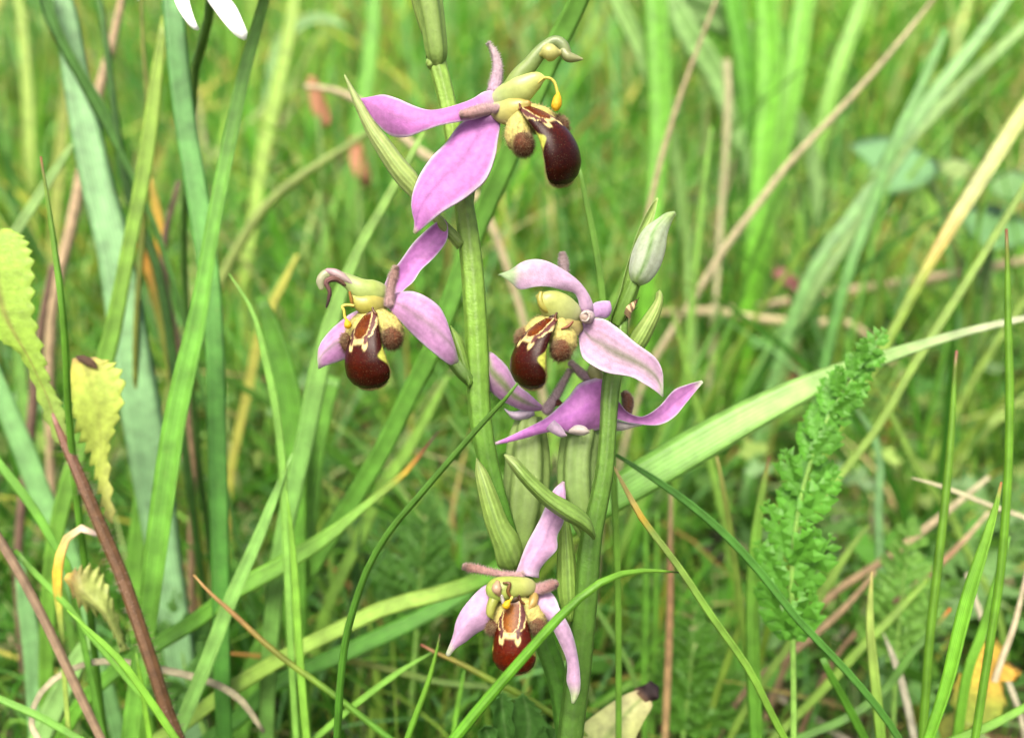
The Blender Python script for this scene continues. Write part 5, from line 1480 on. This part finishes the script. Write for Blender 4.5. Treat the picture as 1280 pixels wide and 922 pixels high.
cyo = lambda x, y, s_: mixc(mixc(np.broadcast_to(C(240, 214, 84), (len(x), 3)), C(240, 190, 80), sm(790, 850, y) * (x > 1225)), C(150, 180, 70), sm(838, 890, y - .15 * (x - 1230)) * .9)
leaf_thing("yellow_leaf_plant", "yellow and green lobed leaf low in the litter beneath the keeled blade", "leaf",
           [dict(outline=[(1206, 915), (1188, 880), (1194, 850), (1212, 828), (1216, 800), (1234, 795), (1254, 805), (1256, 824), (1274, 834), (1272, 850), (1254, 852), (1258, 880), (1240, 910)], cen=(1228, 852), d=.172, dd=-.0002, col=cyo, dents=.05),
            dict(outline=[(1180, 930), (1172, 905), (1190, 888), (1206, 900), (1214, 930)], cen=(1192, 910), d=.18, dd=-.0002, col=lambda x, y, s_: np.broadcast_to(C(186, 196, 80), (len(x), 3)))],
           [(1222, 880), (1218, 920)], .192, 4, C(160, 170, 80))
bl = lambda r_, g_, b_: (lambda x, y, s_: np.broadcast_to(C(r_, g_, b_), (len(x), 3)))
leaf_thing("broad_leaf_plant", "large pale blue-green blurred leaf behind the long dry stalk", "leaf",
           [dict(outline=[(1060, 182), (1085, 172), (1115, 172), (1150, 188), (1178, 212), (1140, 238), (1100, 240), (1092, 214)], cen=(1115, 205), d=.42, dd=-.0012, col=bl(142, 198, 128), wave=.004),
            dict(outline=[(1172, 205), (1192, 198), (1214, 206), (1204, 222), (1184, 220)], cen=(1192, 210), d=.41, dd=-.0012, col=bl(176, 206, 120), wave=.003)],
           [(1150, 215), (1180, 260), (1190, 300)], .42, 5, C(150, 180, 90))
leaf_thing("broad_leaf_plant", "blurred blue-green leaves beside the long yellowing blade", "leaf",
           [dict(outline=[(1196, 270), (1226, 256), (1262, 262), (1292, 290), (1262, 312), (1220, 302)], cen=(1245, 284), d=.38, dd=-.0012, col=bl(136, 192, 116), wave=.004),
            dict(outline=[(1230, 225), (1262, 212), (1296, 228), (1280, 250), (1246, 246)], cen=(1262, 232), d=.40, dd=-.0012, col=bl(140, 188, 110), wave=.004)],
           [(1240, 290), (1236, 330)], .38, 5, C(130, 170, 80))
leaf_thing("red_leaved_sprig", "small sprig with blurred dark red leaves on a brown stem", "sprig",
           [dict(outline=[(962, 342), (976, 334), (990, 342), (992, 358), (976, 356)], cen=(978, 346), d=.40, dd=0, col=bl(160, 104, 96), wave=.002),
            dict(outline=[(986, 350), (1000, 346), (1010, 356), (1002, 368), (988, 362)], cen=(998, 357), d=.395, dd=0, col=bl(146, 92, 88), wave=.002)],
           [(990, 352), (992, 390), (994, 440)], .40, 5, C(110, 70, 50))
leaf_thing("round_leaf_plant", "rounded green leaves low around the red sprig", "leaf",
           [dict(outline=[(950, 395), (985, 385), (1010, 400), (1000, 425), (965, 425)], cen=(980, 405), d=.43, dd=-.0012, col=bl(116, 172, 66), wave=.003),
            dict(outline=[(1010, 410), (1045, 400), (1065, 420), (1045, 440), (1015, 435)], cen=(1038, 420), d=.43, dd=-.0012, col=bl(110, 168, 66), wave=.003)],
           [(1005, 420), (1006, 450)], .43, 4, C(110, 150, 60))
for lab, ol, cen_, st in (("orange blurred sorrel head where the level pinkish straw ends", [(384, 96), (394, 98), (402, 120), (408, 148), (398, 152), (388, 132)], (396, 124), [(398, 145), (402, 200), (404, 260)]),
                          ("orange blurred sorrel head beside the long bract's tip", [(436, 174), (446, 172), (454, 196), (458, 222), (448, 228), (438, 204)], (447, 200), [(448, 220), (450, 270), (452, 320)])):
    leaf_thing("sorrel", lab, "sorrel", [dict(outline=ol, cen=cen_, d=.42, dd=0, col=bl(216, 156, 116), wave=.002),
                                         dict(outline=[(x + 5, y + 6) for x, y in ol], cen=(cen_[0] + 5, cen_[1] + 6), d=.424, dd=0, col=bl(206, 140, 104), wave=.002)], st, .42, 3.5, C(120, 160, 70))


def pale_leaf():
    o = W(748, 935, .152)
    t = thing("withering_leaf", "pale yellow-green leaf with a black withered tip below the shorter orchid", "leaf", to_ground(np.array([W(752, 910, .152), o]), .2)[-1])
    mb = MB()
    petal(mb, [(724, 990), (712, 940), (726, 908), (752, 886), (776, 870), (796, 862)], [(752, 990), (784, 945), (798, 916), (808, 896), (815, 883), (813, 875)], [.148, .150, .152, .154],
          solid_col((0, (150, 180, 84)), (.5, (206, 216, 136)), (.85, (224, 226, 156)), (1, (224, 206, 160)), vein=(120, 160, 60)), bulge=.0003, nv=40, ruffle=.0004)
    mb.build("leaf", M['leaf'], t)
    mb = MB()
    petal(mb, [(792, 862), (800, 858), (812, 850), (822, 856)], [(812, 882), (818, 876), (824, 868), (824, 860)], [.154, .1542, .1545], solid_col((0, (110, 84, 60)), (.3, (50, 36, 36)), (1, (40, 30, 34))), bulge=.001, ruffle=.0006)
    mb.build("withered_tip", M['dry'], t)
    G = to_ground(np.array([W(744, 965, .154), W(740, 985, .155)]), .2)
    mb = MB(); tube3(mb, catmull(G, 14), np.full(14, .0007), C(140, 170, 80), m=8); mb.build("stalk", M['stem'], t)


pale_leaf()


def toothed_leaf():
    base = to_ground(np.array([W(650, 960, .146), W(650, 990, .147)]), .1)
    t = thing("toothed_leaf_plant", "toothed green leaf with downy edges below the lowest flower", "leaf", base[-1])
    mb = MB(); tube3(mb, catmull(base, 12), np.full(12, .0008), C(110, 160, 70), m=8); mb.build("stalk", M['stem'], t)
    for L_, R_, n in (([(640, 985), (626, 940), (618, 905), (618, 880), (628, 864)], [(648, 985), (644, 940), (640, 905), (638, 880), (629, 864)], 6),
                      ([(646, 985), (640, 940), (640, 905), (644, 880), (652, 866)], [(660, 985), (676, 940), (682, 915), (672, 888), (654, 866)], 7),
                      ([(652, 985), (662, 945), (674, 918), (686, 908), (694, 910)], [(664, 985), (686, 965), (698, 945), (700, 925), (695, 912)], 5),
                      ([(636, 985), (612, 955), (600, 930), (600, 915), (606, 905)], [(646, 985), (632, 955), (622, 930), (616, 912), (607, 905)], 5)):
        mb = MB()
        petal(mb, L_, R_, [.147, .145, .1435, .1435], solid_col((0, (84, 140, 56)), (1, (92, 150, 66)), vein=(130, 176, 100)), bulge=-.0015, teeth=n, tamp=.0009, nv=60, th=.0003, ruffle=.0004)
        mb.build("leaflet", M['leaf'], t)


toothed_leaf()

# ------------------------------------------------------------------ tidy
for ob in list(bpy.data.objects):
    if "_o" in ob: del ob["_o"]
